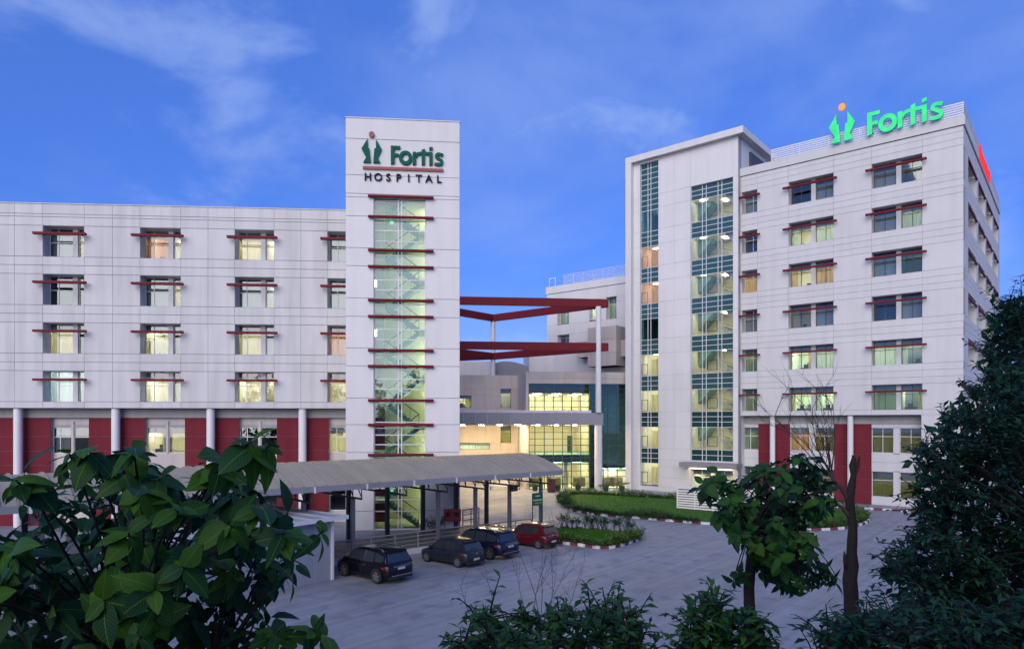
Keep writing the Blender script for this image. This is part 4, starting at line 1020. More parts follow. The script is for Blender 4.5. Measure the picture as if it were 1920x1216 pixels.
# ------------------------------------------------------------------ metal-roofed shed behind the near tree
zS = 3.2
cN = G(254, 1021, zS); cR = G(651, 966, zS); cL = G(88.6, 984, zS)
uS = (cR - cN).normalized(); vS = (cL - cN).normalized(); lu, lv = (cR - cN).length, (cL - cN).length
FH = Frame((cN.x, cN.y), uS, (uS.y, -uS.x))
sh = thing('storage_shed', cN + uS * lu / 2 + vS * lv / 2 - Vector((0, 0, zS)), 'pale grey metal shed with flat sheet roof behind the near tree', 'shed')
dv = abs(vS.dot(FH.n)) * lv
for i in range(10):
    a, b = lu * i / 10, lu * (i + 1) / 10
    MB().box(FH, a + .01, b - .01, -dv, 0, zS - .03, zS).build('roof_sheet', 'shed_sheet', sh)
    MB().box(FH, b - .03, b + .03, -dv, 0, zS + .002, zS + .05).build('roof_rib', 'shed_sheet', sh)
MB().box(FH, -.02, lu + .02, .003, .05, zS - .16, zS + .04).build('roof_edge', 'alu', sh)
MB().box(FH, lu + .021, lu + .06, -dv, .05, zS - .16, zS + .04).build('roof_edge', 'alu', sh)
MB().box(FH, -.06, -.021, -dv, .05, zS - .16, zS + .04).build('roof_edge', 'alu', sh)
ins = .55
for i in range(8):
    a, b = ins + (lu - 1.1) * i / 8, ins + (lu - 1.1) * (i + 1) / 8
    MB().box(FH, a + .006, b - .006, -ins - .1, -ins, 0.01, zS - .05).build('wall_panel', 'shed_wall', sh)
for i in range(6):
    t0_, t1_ = -ins - .1 - (dv - 1.2) * i / 6, -ins - .1 - (dv - 1.2) * (i + 1) / 6
    MB().box(FH, ins, ins + .1, t1_ + .006, t0_ - .006, .01, zS - .05).build('wall_panel', 'shed_wall', sh)
    MB().box(FH, lu - ins - .1, lu - ins, t1_ + .006, t0_ - .006, .01, zS - .05).build('wall_panel', 'shed_wall', sh)
for a in (ins - .06, lu - ins - .04): MB().box(FH, a, a + .12, -ins + .002, -ins + .12, .01, zS - .04).build('corner_post', 'alu', sh)
MB().box(FH, ins + .2, lu - ins - .2, -dv + ins, -dv + ins + .1, .01, zS - .05).build('wall_panel', 'shed_wall', sh)
q_ = G(20, 1080); 
tag(MB().box(Frame((q_.x - 9, q_.y + 1), (1, .08), (.08, -1)), 0, 13, -.2, .1, 0, 1.1).build('low_wall', 'shed_wall'), 'low blue-grey wall at the left beside the shed', 'wall')

# ------------------------------------------------------------------ cars
def car(name, label, P0, head, dims, paint, style):
    """dims: length, half width, height, wheel radius, wheelbase; local x forward, y left"""
    Lc, wv, H_, rw, wbse = dims
    hd = Vector((head[0], head[1], 0)).normalized(); lf = Vector((-hd.y, hd.x, 0))
    th = thing(name, P0, label, 'car')
    T = lambda x, y, z: P0 + hd * x + lf * y + Vector((0, 0, z))
    suv = style == 'suv'; h = Lc / 2; belt = H_ * (.61 if suv else .60); hood = H_ * (.60 if suv else .57)
    gc = .24 if suv else .18
    st = [(-h, .70, gc + .22, belt * .70), (-h + .05, .86, gc + .12, belt * .90), (-h + .16, .94, gc + .06, belt * .985), (-h + .5, .985, gc, belt * 1.01), (-h + .95, 1., gc - .02, belt),
          (-.2, 1., gc - .03, belt * .985), (h - 1.25, 1., gc - .02, belt * .965), (h - 1.0, .99, gc - .01, hood * .98), (h - .55, .96, gc, hood * .93), (h - .22, .89, gc + .05, hood * .83), (h - .05, .76, gc + .12, hood * .70), (h, .60, gc + .2, hood * .58)]
    rings = []
    for x, ws_, zl, zt2 in st:
        w = wv * ws_; hh = zt2 - zl
        half = [(w * .80, zl), (w * .955, zl + .07), (w, zl + hh * .35), (w * .995, zl + hh * .62), (w * .965, zl + hh * .88), (w * .90, zl + hh * .99)]
        rings.append([(y, z) for y, z in half] + [(w * .45, zt2 + .015), (-w * .45, zt2 + .015)] + [(-y, z) for y, z in half[::-1]])
    mb = MB(); n = len(rings[0]); vs_ = [T(st[i][0], y, z) for i, r in enumerate(rings) for y, z in r]
    fs = [(i * n + k, i * n + (k + 1) % n, (i + 1) * n + (k + 1) % n, (i + 1) * n + k) for i in range(len(rings) - 1) for k in range(n)]
    fs += [tuple(range(n)), tuple(range((len(rings) - 1) * n, len(rings) * n))[::-1]]
    mb.add(vs_, fs); mb.build('body', paint, th, smooth=True, fix=True, angle=38)
    # greenhouse
    if suv: gs = [(-h + .14, belt - .02), (-h + .42, H_ * .955), (-h + .95, H_ * .985), (-.15, H_), (.35, H_ * .985), (.62, H_ * .945), (h - 1.02, hood - .03)]
    else: gs = [(-h + .12, belt - .02), (-h + .48, H_ * .93), (-h + .9, H_ * .975), (-.1, H_), (.25, H_ * .985), (.5, H_ * .94), (h - .86, hood - .03)]
    def top(x):
        for (x0, z0), (x1, z1) in zip(gs, gs[1:]):
            if x0 <= x <= x1: return z0 + (z1 - z0) * (x - x0) / (x1 - x0)
        return belt
    xs = sorted(set([g_[0] for g_ in gs] + [gs[0][0] + (gs[1][0] - gs[0][0]) * .5, gs[-2][0] + (gs[-1][0] - gs[-2][0]) * .5])); rings = []
    def wy(z): q = max(0, min(1, (z - belt) / (H_ - belt))); return wv * (.925 - .20 * q ** 1.2)
    for x in xs:
        zt2 = max(top(x), belt + .0); zb_ = belt - .06
        half = [(wy(belt), zb_), (wy(belt + (zt2 - belt) * .5), belt + (zt2 - belt) * .5), (wy(zt2 - .05), zt2 - .05), (wy(zt2) - .07, zt2 - .008)]
        rings.append(half + [(wv * .3, zt2 + .012), (-wv * .3, zt2 + .012)] + [(-y, z) for y, z in half[::-1]])
    mb = MB(); n = len(rings[0]); vs_ = [T(xs[i], y, z) for i, r in enumerate(rings) for y, z in r]
    fs = [(i * n + k, i * n + k + 1, (i + 1) * n + k + 1, (i + 1) * n + k) for i in range(len(rings) - 1) for k in range(n - 1)] + [tuple(range(n)), tuple(range((len(rings) - 1) * n, len(rings) * n))[::-1]]
    mb.add(vs_, fs); mb.build('cabin', paint, th, smooth=True, fix=True, angle=35)
    # side windows follow the cabin side
    def sidewin(pts, nm='side_window'):
        for sgn in (1, -1):
            P_ = []
            for x, q in pts:
                zt2 = top(x); z = belt + .03 + (zt2 - .085 - belt - .03) * q
                P_.append(T(x, sgn * (wy(z) + .008), z))
            mb = MB(); mb.add(P_, [tuple(range(len(P_)))]); mb.build(nm, 'car_glass', th)
    xr, xf = gs[1][0], gs[-2][0]
    sidewin([(-.12, 0), (-.12, 1), (xf - .12, 1), (xf + .10, .96), (h - 1.22, .16), (h - 1.28, 0)])
    sidewin([(-.18, 0), (-.18, 1), (-.6, 1), (-1.0, .97), (-1.02, 0)])
    if suv: sidewin([(-1.08, .1), (-1.08, .97), (xr - .0, .80), (xr - .02, .35), (xr + .15, .12)])
    else: sidewin([(-1.07, .12), (-1.07, .93), (xr + .18, .70), (xr + .1, .3)])
    def cross(x0, z0, w0, x1, z1, w1, nm, m='car_glass', off=.012):
        d_ = Vector((-(z1 - z0), 0, x1 - x0)).normalized()
        if d_.x * (x0 + x1) < 0: d_ = -d_
        P_ = [T(x0 + d_.x * off, -w0, z0 + d_.z * off), T(x0 + d_.x * off, w0, z0 + d_.z * off), T(x1 + d_.x * off, w1, z1 + d_.z * off), T(x1 + d_.x * off, -w1, z1 + d_.z * off)]
        MB().add(P_, [(0, 1, 2, 3)]).build(nm, m, th)
    f_ = lambda p, q, e: (p[0] + (q[0] - p[0]) * e, p[1] + (q[1] - p[1]) * e)
    r0, r1_ = f_(gs[0], gs[1], .16), f_(gs[0], gs[1], .93); cross(*r0, wv * .80, *r1_, wv * .66, 'rear_window')
    r0, r1_ = f_(gs[-1], gs[-2], .1), f_(gs[-1], gs[-2], .95); cross(*r0, wv * .84, *r1_, wv * .68, 'windscreen')
    # spoiler, rails, lights, plate, bumper, handles, mirrors
    xsp = gs[1][0]; mb = MB(); mb.add([T(xsp - .13, s * wv * .68, top(xsp) - .02 + dz_) for s in (-1, 1) for dz_ in (0, .035)] + [T(xsp + .15, s * wv * .70, H_ * .975 + dz_) for s in (-1, 1) for dz_ in (-.02, .02)], [(0, 2, 3, 1), (0, 1, 5, 4), (2, 6, 7, 3), (1, 3, 7, 5), (0, 4, 6, 2), (4, 5, 7, 6)]); mb.build('spoiler', paint, th, fix=True)
    if suv:
        for s in (1, -1): MB().tube([T(xsp + .15, s * wv * .70, H_ * .97), T(xsp + .3, s * wv * .70, H_ + .045), T(.2, s * wv * .70, H_ + .055), T(.42, s * wv * .70, H_ * .985)], .02, 6).build('roof_rail', 'chrome', th)
    for s in (1, -1):
        MB().add([T(-h + .10, s * wv * .50, belt * .84), T(-h + .05, s * wv * .50, belt * .70), T(-h + .06, s * wv * .88, belt * .70), T(-h + .12, s * wv * .90, belt * .86), T(-h + .50, s * (wv * .995), belt * .80), T(-h + .48, s * (wv * .985), belt * .88)], [(0, 1, 2, 3), (3, 2, 4, 5)]).build('tail_light', 'tail_red', th)
        for x in (-.42, .48): MB().bar(T(x - .10, s * (wv + .012), belt * .86), T(x + .10, s * (wv + .012), belt * .86), .03, .03).build('door_handle', 'chrome', th)
        mb = MB(); c_ = T(h - 1.12, s * (wv + .07), belt + .06); mb.bar(c_ - hd * .05, c_ + hd * .07, .18, .13); mb.build('mirror', paint, th)
        for x in (-.15, h - 1.18): MB().bar(T(x, s * (wv * .998), gc + .16), T(x, s * (wv * .985), belt * .9), .012, .012).build('door_seam', 'car_trim', th)
    Fc = Frame((P0.x, P0.y), lf, -hd)           # rear face frame: a = to the left, t = backwards
    MB().box(Fc, -.22, .22, h - .03, h - .005 + .03, belt * (.72 if suv else .45), belt * (.72 if suv else .45) + .11).build('number_plate', 'plate_white', th)
    MB().box(Fc, -wv * .80, wv * .80, h - .14, h + .012, gc + .02, gc + .16).build('rear_bumper', 'car_trim', th)
    if suv:
        MB().box(Fc, -wv * .55, wv * .55, h - .02, h + .03, belt * .87, belt * .87 + .035).build('chrome_strip', 'chrome', th)
        MB().box(Fc, -wv * .72, wv * .72, h - .05, h + .02, gc + .17, gc + .21).build('chrome_strip', 'chrome', th)
    MB().box(Fc, -.06, .06, h - .03, h + .035, belt * .83, belt * .83 + .07).build('badge', 'chrome', th) if not suv else None
    for x in (-wbse / 2 - .02, wbse / 2 - .02):
        for s in (1, -1):
            ya, yb_ = s * (wv - .20), s * (wv + .006); cc = lambda y: T(x, y, rw)
            # dark wheel arch lining, proud of the body by a few millimetres
            mb = MB(); vs_ = []; nn = 18; fs = []
            for k in range(nn + 1):
                t_ = math.pi * (-.12 + 1.24 * k / nn)
                for r_, y in ((rw * 1.22, s * (wv + .004)), (rw * .6, s * (wv - .0))): vs_.append(T(x + r_ * math.cos(t_), y, rw + r_ * math.sin(t_)))
            for k in range(nn): fs.append((2 * k, 2 * k + 1, 2 * k + 3, 2 * k + 2))
            mb.add(vs_, fs); mb.build('wheel_arch', 'car_trim', th)
            def ringp(r, y): return [T(x + r * math.cos(2 * math.pi * k / 24), y, rw + r * math.sin(2 * math.pi * k / 24)) for k in range(24)]
            prof = [(rw * .62, ya), (rw * .97, ya), (rw, ya + s * .03), (rw, yb_ - s * .02), (rw * .95, yb_ + s * .012), (rw * .68, yb_ + s * .016), (rw * .64, yb_ - s * .01)]
            mb = MB(); vs_ = [p for r_, y in prof for p in ringp(r_, y)]
            fs = [(i * 24 + k, i * 24 + (k + 1) % 24, (i + 1) * 24 + (k + 1) % 24, (i + 1) * 24 + k) for i in range(len(prof) - 1) for k in range(24)]
            mb.add(vs_, fs); whl = mb.build('wheel', 'tyre', th, smooth=True, fix=True, angle=40)
            mb = MB(); mb.add(ringp(rw * .64, yb_ - s * .04), [tuple(range(24))]); mb.build('rim_back', 'car_trim', whl)
            mb = MB(); 
            for k in range(5):
                t_ = 2 * math.pi * k / 5 + .3; e_ = hd * math.cos(t_) + Vector((0, 0, math.sin(t_)))
                mb.bar(T(x, yb_ - s * .012, rw), T(x, yb_ - s * .012, rw) + e_ * rw * .63, .03, .085)
            o_ = ringp(rw * .66, yb_ + s * .004); i_ = ringp(rw * .58, yb_ - s * .004); mb.add(o_ + i_, [(k, (k + 1) % 24, 24 + (k + 1) % 24, 24 + k) for k in range(24)])
            mb.build('rim', 'alloy', whl)
    return th
HD = Vector((-.77, .638, 0))
def car_at(rear_l, rear_r, dims):
    """ground points under the two rear wheels -> car centre"""
    m_ = (rear_l + rear_r) / 2; return m_ + HD.normalized() * (dims[4] / 2)
D_SUV = (4.32, .90, 1.60, .345, 2.61); D_H = (3.80, .83, 1.44, .295, 2.43); D_S2 = (4.5, .92, 1.62, .35, 2.70); D_H2 = (3.7, .82, 1.47, .29, 2.42)
car('parked_car', 'black sport-utility car with chrome rear strip, nearest the shed', car_at(G(706, 1092.5), G(756, 1083), D_SUV), HD, D_SUV, 'car_black', 'suv')
car('parked_car', 'dark grey hatchback with silver wheel parked second from the shed', car_at(G(857.5, 1062.5), G(895, 1055.5), D_H), HD, D_H, 'car_slate', 'hatch')
car('parked_car', 'dark blue sport-utility car parked between the grey and red hatchbacks', car_at(G(916, 1048), G(955, 1041), D_S2), HD, D_S2, 'car_blue', 'suv')
car('parked_car', 'red hatchback parked beside the small planted island', car_at(G(1008.7, 1028), G(1037.5, 1022.5), D_H2), HD, D_H2, 'car_red', 'hatch')
for a, b in (((775, 1058), (905, 1078)), ((905, 1040), (1010, 1060)), ((985, 1024), (1075, 1040)), ((640, 1098), (760, 1112))):
    p, q = G(*a), G(*b); mb = MB(); mb.bar(Vector((p.x, p.y, .005)), Vector((q.x, q.y, .005)), .10, .003)
    tag(mb.build('bay_line', 'line_orange'), 'faded orange parking bay line on the concrete', 'marking', 'faded parking bay lines', 'structure')

# ------------------------------------------------------------------ planted islands
def smooth_poly(pts, n=8, closed=True):
    P = [Vector(p) for p in pts]; r = []; m_ = len(P)
    for i in range(m_):
        p0, p1, p2, p3 = P[i - 1], P[i], P[(i + 1) % m_], P[(i + 2) % m_]
        for k in range(n):
            t = k / n; r.append(.5 * ((2 * p1) + (p2 - p0) * t + (2 * p0 - 5 * p1 + 4 * p2 - p3) * t * t + (3 * p1 - p0 - 3 * p2 + p3) * t ** 3))
    return r
def resample(P, step, closed=True):
    Q = P + [P[0]] if closed else P; out = [Q[0].copy()]; acc = 0
    for a, b in zip(Q, Q[1:]):
        l = (b - a).length; 
        if l < 1e-6: continue
        d = step - acc
        while d <= l: out.append(a + (b - a) * (d / l)); d += step
        acc = (acc + l) % step
    return out
def kerb(name, P, label, stone=.62, closed=True):
    Q = resample(P, stone, closed); cx = sum((p for p in Q), Vector()) / len(Q)
    th = thing(name, Vector((cx.x, cx.y, 0)), label, 'kerb'); th['kind'] = 'structure'
    for i, (a, b) in enumerate(zip(Q, Q[1:])):
        d = (b - a); l = d.length
        if l < .1: continue
        d.normalize(); a2, b2 = a + d * .012, b - d * .012
        MB().bar(Vector((a2.x, a2.y, .09 + random.uniform(-.006, .006))), Vector((b2.x, b2.y, .09 + random.uniform(-.006, .006))), .16, .18).build('kerb_stone', 'kerb_white' if i % 2 else 'kerb_red', th)
    return Q
def inside(p, P):
    c = False; n = len(P)
    for i in range(n):
        a, b = P[i], P[(i + 1) % n]
        if (a.y > p.y) != (b.y > p.y) and p.x < (b.x - a.x) * (p.y - a.y) / (b.y - a.y) + a.x: c = not c
    return c
def lawn(name, P, label):
    c = sum(P, Vector()) / len(P); mb = MB(); vs_ = [Vector((c.x, c.y, .12))] + [Vector((p.x, p.y, .11)) for p in P]; n = len(P)
    mb.add(vs_, [(0, i + 1, (i + 1) % n + 1) for i in range(n)])
    o = mb.build(name, 'grass', loc=(c.x, c.y, .1)); tag(o, label, 'lawn', kind='structure')
    # short blades so that the turf is not a flat sheet
    xs = [p.x for p in P]; ys = [p.y for p in P]; mb = MB(); cnt = 0
    while cnt < 9000:
        p = Vector((random.uniform(min(xs), max(xs)), random.uniform(min(ys), max(ys)), 0))
        if not inside(p, P): continue
        cnt += 1; a = random.uniform(0, 6.28); w = Vector((math.cos(a), math.sin(a), 0)) * .02; hgt = random.uniform(.05, .11)
        b = Vector((p.x, p.y, .11)); mb.add([b - w, b + w, b + Vector((random.uniform(-.04, .04), random.uniform(-.04, .04), hgt))], [(0, 1, 2)])
    g_ = mb.build('grass_blades', 'grass', o); g_['kind'] = 'stuff'
    return o
I1 = smooth_poly([G(*p) for p in ((1047, 1017), (1092, 1023.5), (1136, 1028.5), (1172, 1021), (1198, 1011), (1196, 1003), (1165, 998), (1110, 993.5), (1047, 990.5), (1030, 1002))], 6)
I2 = smooth_poly([G(*p) for p in ((1048, 937), (1058, 949), (1078, 958.5), (1129, 966), (1183, 970.5), (1240, 975.5), (1329, 983), (1420, 990), (1517, 994), (1569, 992.5), (1605, 987), (1628, 978), (1625, 967), (1590, 957.5), (1500, 950), (1400, 944), (1290, 937), (1180, 930.5), (1100, 926), (1060, 928))], 5)
kerb('painted_kerb', I1, 'red and white painted kerb round the small planted island', .55); kerb('painted_kerb', I2, 'red and white painted kerb round the long lawn island', .72)
sh1 = lambda P, k: [sum(P, Vector()) / len(P) + (p - sum(P, Vector()) / len(P)) * k for p in P]
lawn('lawn', sh1(I1, .955), 'small lawn on the island beside the red car'); lawn('lawn', sh1(I2, .985), 'long lawn island in front of the entrance')
fk = [G(1540, 949.5), G(1603, 953), G(1692, 958.5), G(1790, 965)]
kerb('painted_kerb', fk, 'red and white painted kerb along the foot of the right block', .72, False)

# ------------------------------------------------------------------ foliage helpers
def leaf_pts(Ln, Wd, droop=.25, fold=.18, n=4):
    """half-folded pointed leaf along +x: (verts, faces)"""
    vs_ = []; fs = []
    for i in range(n + 1):
        q = i / n; w = Wd / 2 * (math.sin(math.pi * min(1, q * 1.02 + .02)) ** .65) * (1.15 - .35 * q) if 0 < i < n else (.004 if i == n else .012)
        z = -droop * Ln * q * q
        vs_ += [Vector((q * Ln, -w, z + fold * w)), Vector((q * Ln, 0, z)), Vector((q * Ln, w, z + fold * w))]
    for i in range(n):
        b = 3 * i; fs += [(b, b + 3, b + 4, b + 1), (b + 1, b + 4, b + 5, b + 2)]
    return vs_, fs
def frame_of(d, up):
    d = d.normalized(); y = up.cross(d)
    if y.length < 1e-3: y = Vector((0, 1, 0)).cross(d)
    y.normalize(); z = d.cross(y); return Matrix((d, y, z)).transposed()
def rnd_dir(zmin=-1, zmax=1):
    z = random.uniform(zmin, zmax); a = random.uniform(0, 2 * math.pi); r = math.sqrt(max(0, 1 - z * z)); return Vector((r * math.cos(a), r * math.sin(a), z))
SMALL = [leaf_pts(1, .42, .2, .25, 2), leaf_pts(1, .5, .35, .2, 2), leaf_pts(1, .36, .1, .3, 2)]
def put_leaf(mb, p, d, up, size, src=SMALL):
    v, f = random.choice(src); M = frame_of(d, up) * size
    mb.add([p + M @ q for q in v], f)
def sprig(mb, tw_, p, d, ln, nl, size, src=SMALL, droop=.25, spread=.9):
    """a leafy shoot: alternate leaves along a thin stem"""
    q = p + d * ln - Vector((0, 0, droop * ln * .4)); mid = p + d * ln * .55
    if tw_ is not None: tw_.tube([p, mid, q], [.008, .006, .003], 4, False)
    for i in range(nl):
        t = (i + .6) / nl; c = p + (mid - p) * (t / .55) if t < .55 else mid + (q - mid) * ((t - .55) / .45)
        side = rnd_dir(-.3, .6); l = (d * .5 + side * spread).normalized()
        l.z -= random.uniform(0, .5); put_leaf(mb, c, l, Vector((0, 0, 1)) + rnd_dir() * .35, size * random.uniform(.65, 1.15), src)
def hedge(name, P, label, w, hgt, nper, size, m='leaf_hedge', group=None, cat='hedge'):
    L_ = sum((b - a).length for a, b in zip(P, P[1:])); c = sum(P, Vector()) / len(P)
    th = thing(name, Vector((c.x, c.y, .1)), label, cat, group); mb = MB(); tw_ = MB()
    for a, b in zip(P, P[1:]):
        l = (b - a).length; n = max(1, int(l * nper)); nn = Vector((-(b - a).y, (b - a).x, 0)).normalized()
        for i in range(n):
            p = a + (b - a) * random.random() + nn * random.uniform(-w, w) * .5; p.z = .12
            d = (Vector((0, 0, 1)) + rnd_dir(-.2, .5) * .45).normalized()
            hh = hgt * random.uniform(.45, 1.0) * (.8 + .4 * math.sin(p.x * 2.3 + p.y * 1.7))
            sprig(mb, tw_, p, d, hh, 10, size)
    f_ = mb.build('foliage', m, th); f_['kind'] = 'stuff'
    tw_.build('stems', 'twig', th)['kind'] = 'stuff'
    return th
def sub(P, i0, i1, k=.96):
    c = sum(P, Vector()) / len(P); return [c + (P[i % len(P)] - c) * k for i in range(i0, i1 + 1)]
# clipped hedges just inside the kerbs
hedge('hedge', sub(I1, 0, 29, .93), 'low bushy hedge along the front of the small island', .75, .95, 46, .22)
hedge('hedge', sub(I2, 0, 29, .972), 'low hedge along the road side of the lawn island', 1.0, .85, 48, .22, 'leaf_shrub')
hedge('hedge', sub(I2, 40, 64, .95), 'bright green low hedge round the right end of the lawn island', 1.2, .9, 40, .22)
hedge('hedge', sub(I2, 80, 100, .975), 'pale clipped hedge along the entrance side of the lawn island', .9, .8, 36, .22)

# ------------------------------------------------------------------ small things in the yard
def shrub(p, hgt, n, size, label, m='leaf_shrub', group='slender shrubs along the rear of the small island', spread=.35):
    th = thing('shrub', p, label, 'shrub', group); mb = MB(); tw_ = MB()
    for i in range(n):
        d = (Vector((0, 0, 1)) + rnd_dir(-.2, .3) * spread).normalized(); b = p + rnd_dir(0, 0) * .05
        st_ = b + d * hgt * random.uniform(.35, .7); tw_.tube([b, st_], [.012, .007], 4, False)
        sprig(mb, tw_, st_, (d + rnd_dir(-.3, .5) * .5).normalized(), hgt * random.uniform(.25, .45), 9, size)
    mb.build('foliage', m, th)['kind'] = 'stuff'; tw_.build('stems', 'twig', th)['kind'] = 'stuff'
bk = [(1052, 992), (1063, 992.6), (1073, 993), (1081, 993.5), (1096, 994), (1106, 995), (1112, 995), (1122, 996), (1129, 996), (1136, 997), (1152, 998), (1163, 999), (1172, 1000), (1181, 1001)]
ordn = ('first', 'second', 'third', 'fourth', 'fifth', 'sixth', 'seventh', 'eighth', 'ninth', 'tenth', 'eleventh', 'twelfth', 'thirteenth', 'fourteenth')
for i, q in enumerate(bk):
    p = G(*q); p.z = .11; shrub(p, random.uniform(.9, 1.35), 12, .24, f'thin upright shrub, {ordn[i]} from the red car on the small island')
# potted palms before the glass front
def palm(p, hgt, label, r=.34):
    th = thing('potted_palm', p, label, 'plant', 'potted palms in front of the entrance glass')
    MB().lathe([(r * .7, 0), (r * .8, .1), (r, .55), (r * 1.08, .56), (r * 1.08, .64), (r * .9, .64), (r * .9, .55)], p, 16).build('pot', 'pot_green', th, smooth=True, angle=40)
    mb = MB(); st_ = MB()
    for i in range(16):
        a = i * 2.4; e = random.uniform(.45, 1.2); d = Vector((math.cos(a) * math.cos(e), math.sin(a) * math.cos(e), math.sin(e))); ln = hgt * random.uniform(.55, .85)
        P_ = [p + Vector((0, 0, .55)) + d * ln * t - Vector((0, 0, .45 * ln * t * t)) for t in (0, .25, .5, .75, 1)]; st_.tube(P_, [.015, .012, .01, .007, .004], 4, False)
        for t in range(3, 15):
            q = t / 15 * 4; j = min(3, int(q)); c = P_[j] + (P_[j + 1] - P_[j]) * (q - j); ax = (P_[j + 1] - P_[j]).normalized(); sd = ax.cross(Vector((0, 0, 1))).normalized()
            for s in (1, -1): put_leaf(mb, c, (sd * s + ax * .7 - Vector((0, 0, .25))).normalized(), Vector((0, 0, 1)), .30 * (1 - abs(t - 8) / 14), [leaf_pts(1, .22, .3, .1, 2)])
    mb.build('fronds', 'leaf_palm', th)['kind'] = 'stuff'; st_.build('stalks', 'leaf_palm', th)['kind'] = 'stuff'
for px, py, h_, lab in ((1003, 919.5, 1.9, 'potted palm at the left corner of the entrance glass'), (1046, 920, 2.2, 'potted palm just right of the maroon bin'), (1084, 920, 2.1, 'potted palm left of the tall white column'), (1136, 920.5, 1.8, 'potted palm just right of the tall white column'), (1166, 921, 2.0, 'potted palm beside the left pier of the stair bay')):
    palm(G(px, py), h_, lab)
p = G(1034, 922); th = thing('waste_bin', p, 'maroon upright waste bin between two potted palms', 'bin')
MB().box(Frame((p.x, p.y), FM.u, FM.n), -.42, .42, -.35, .35, .06, 1.45).build('body', 'bin_maroon', th); MB().box(Frame((p.x, p.y), FM.u, FM.n), -.46, .46, -.39, .39, 1.455, 1.55).build('lid', 'bin_maroon', th)
MB().box(Frame((p.x, p.y), FM.u, FM.n), -.38, .38, -.31, .31, 0, .055).build('base', 'car_trim', th)
p = G(938, 918); FB = Frame((p.x, p.y), FM.u, FM.n); th = thing('waiting_bench', p, 'white bench under the entrance canopy', 'bench')
MB().box(FB, -1.2, 1.2, -.5, .05, .45, .52).build('seat', 'paint_white', th); MB().box(FB, -1.2, 1.2, -.56, -.50, .53, 1.0).build('backrest', 'paint_white', th)
for a in (-1.05, 1.05): MB().box(FB, a - .05, a + .05, -.5, .03, 0, .445).build('leg', 'paint_white', th)
p = G(920, 917.5); p.z = 0; shrub(p, 1.5, 14, .2, 'round green bush at the left end of the white bench', 'leaf_palm', 'bushes beside the white bench', .6)
p = G(974, 918); p.z = 0; shrub(p, 1.2, 12, .16, 'reddish leafy bush at the right end of the white bench', 'leaf_palm', 'bushes beside the white bench', .6)
# fire-hose cabinet on legs
p = G(848, 996); FB = Frame((p.x, p.y), FM.u, FM.n); th = thing('hose_cabinet', p, 'red double-door fire-hose cabinet on legs by the tower', 'cabinet')
MB().box(FB, -.62, .62, -.25, .0, .75, 1.62).build('case', 'cabinet_red', th)
for a in (-.32, .32):
    dr = MB().box(FB, a - .27, a + .27, .003, .03, .82, 1.55).build('door', 'cabinet_red', th); MB().box(FB, a - .16, a + .16, .032, .04, 1.08, 1.40).build('glass', 'car_glass', dr)
for a in (-.55, .55): MB().box(FB, a - .03, a + .03, -.2, -.05, 0, .745).build('leg', 'cabinet_red', th)
p = G(815, 1000); shrub(p, 1.5, 26, .24, 'dark leafy bush at the foot of the stair tower glass', 'leaf_dark', 'bushes at the foot of the left wing', .7)
p = FL.p(FL.sp(540), 1.6, .0); shrub(p, 2.3, 30, .28, 'dark broad bush in front of the red wall under the canopy', 'leaf_dark', 'bushes at the foot of the left wing', .8)
# green notice board on two posts
pA, pB = W(999, 948, 46.0), W(1017.5, 946, 46.6); ub = (pB - pA); ub.z = 0; wB = ub.length; FBd = Frame((pA.x, pA.y), ub, (ub.y, -ub.x))
zA0, zA1 = pA.z, W(999, 924, 46.0).z
th = thing('notice_board', FBd.p(wB / 2, 0, 0), 'green notice board with white and yellow lines beside the canopy post', 'sign')
MB().box(FBd, 0, wB, -.03, .0, zA0, zA1).build('board', 'board_green', th)
for a in (.02, wB - .02): MB().box(FBd, a - .02, a + .02, -.08, -.035, 0, zA1).build('post', 'black_steel', th)
mb = MB()
hB = zA1 - zA0
for (y, x0, x1, n_) in ((.76, .28, .72, 4), (.44, .08, .92, 9)):
    for i in range(n_): a = wB * (x0 + (x1 - x0) * i / n_); mb.box(FBd, a, a + wB * (x1 - x0) / n_ * .7, .003, .008, zA0 + hB * (y - .045), zA0 + hB * (y + .045 * random.uniform(.5, 1)))
mb.build('white_marks', 'paint_white', th)['kind'] = 'stuff'
mb = MB()
for i in range(7): a = wB * (.2 + .7 * i / 7); mb.box(FBd, a, a + wB * .07, .003, .008, zA0 + hB * .16, zA0 + hB * .24)
mb.build('yellow_marks', 'paint_yellow', th)['kind'] = 'stuff'
# white slatted screen on the lawn
pA, pB = G(1269, 952.5, .1), G(1372, 961, .1); ub = pB - pA; wB = ub.length; FW = Frame((pA.x, pA.y), ub, (ub.y, -ub.x))
th = thing('slatted_screen', FW.p(wB / 2, -1, .1), 'white horizontal-slat screen standing on the long lawn', 'screen')
for j in range(8): MB().box(FW, 0, wB, -.02, .04, .16 + j * .215, .16 + j * .215 + .14).build('slat', 'paint_white', th)
for a in (.05, wB / 3, wB * 2 / 3, wB - .05): MB().box(FW, a - .04, a + .04, -.11, -.025, .1, 1.88).build('post', 'paint_white', th)
for j in range(8): MB().box(FW, -.04, .0, -2.6, -.03, .16 + j * .215, .16 + j * .215 + .165).build('slat', 'paint_white', th)
MB().box(FW, .03, wB - .03, -.20, -.13, .14, 1.88).build('dark_gap_sheet', 'dark_frame', th)  # dark sheet added so the slat gaps show a shaded interior
MB().box(FW, -.05, wB + .05, -2.65, .06, 1.90, 1.96).build('top', 'paint_white', th)

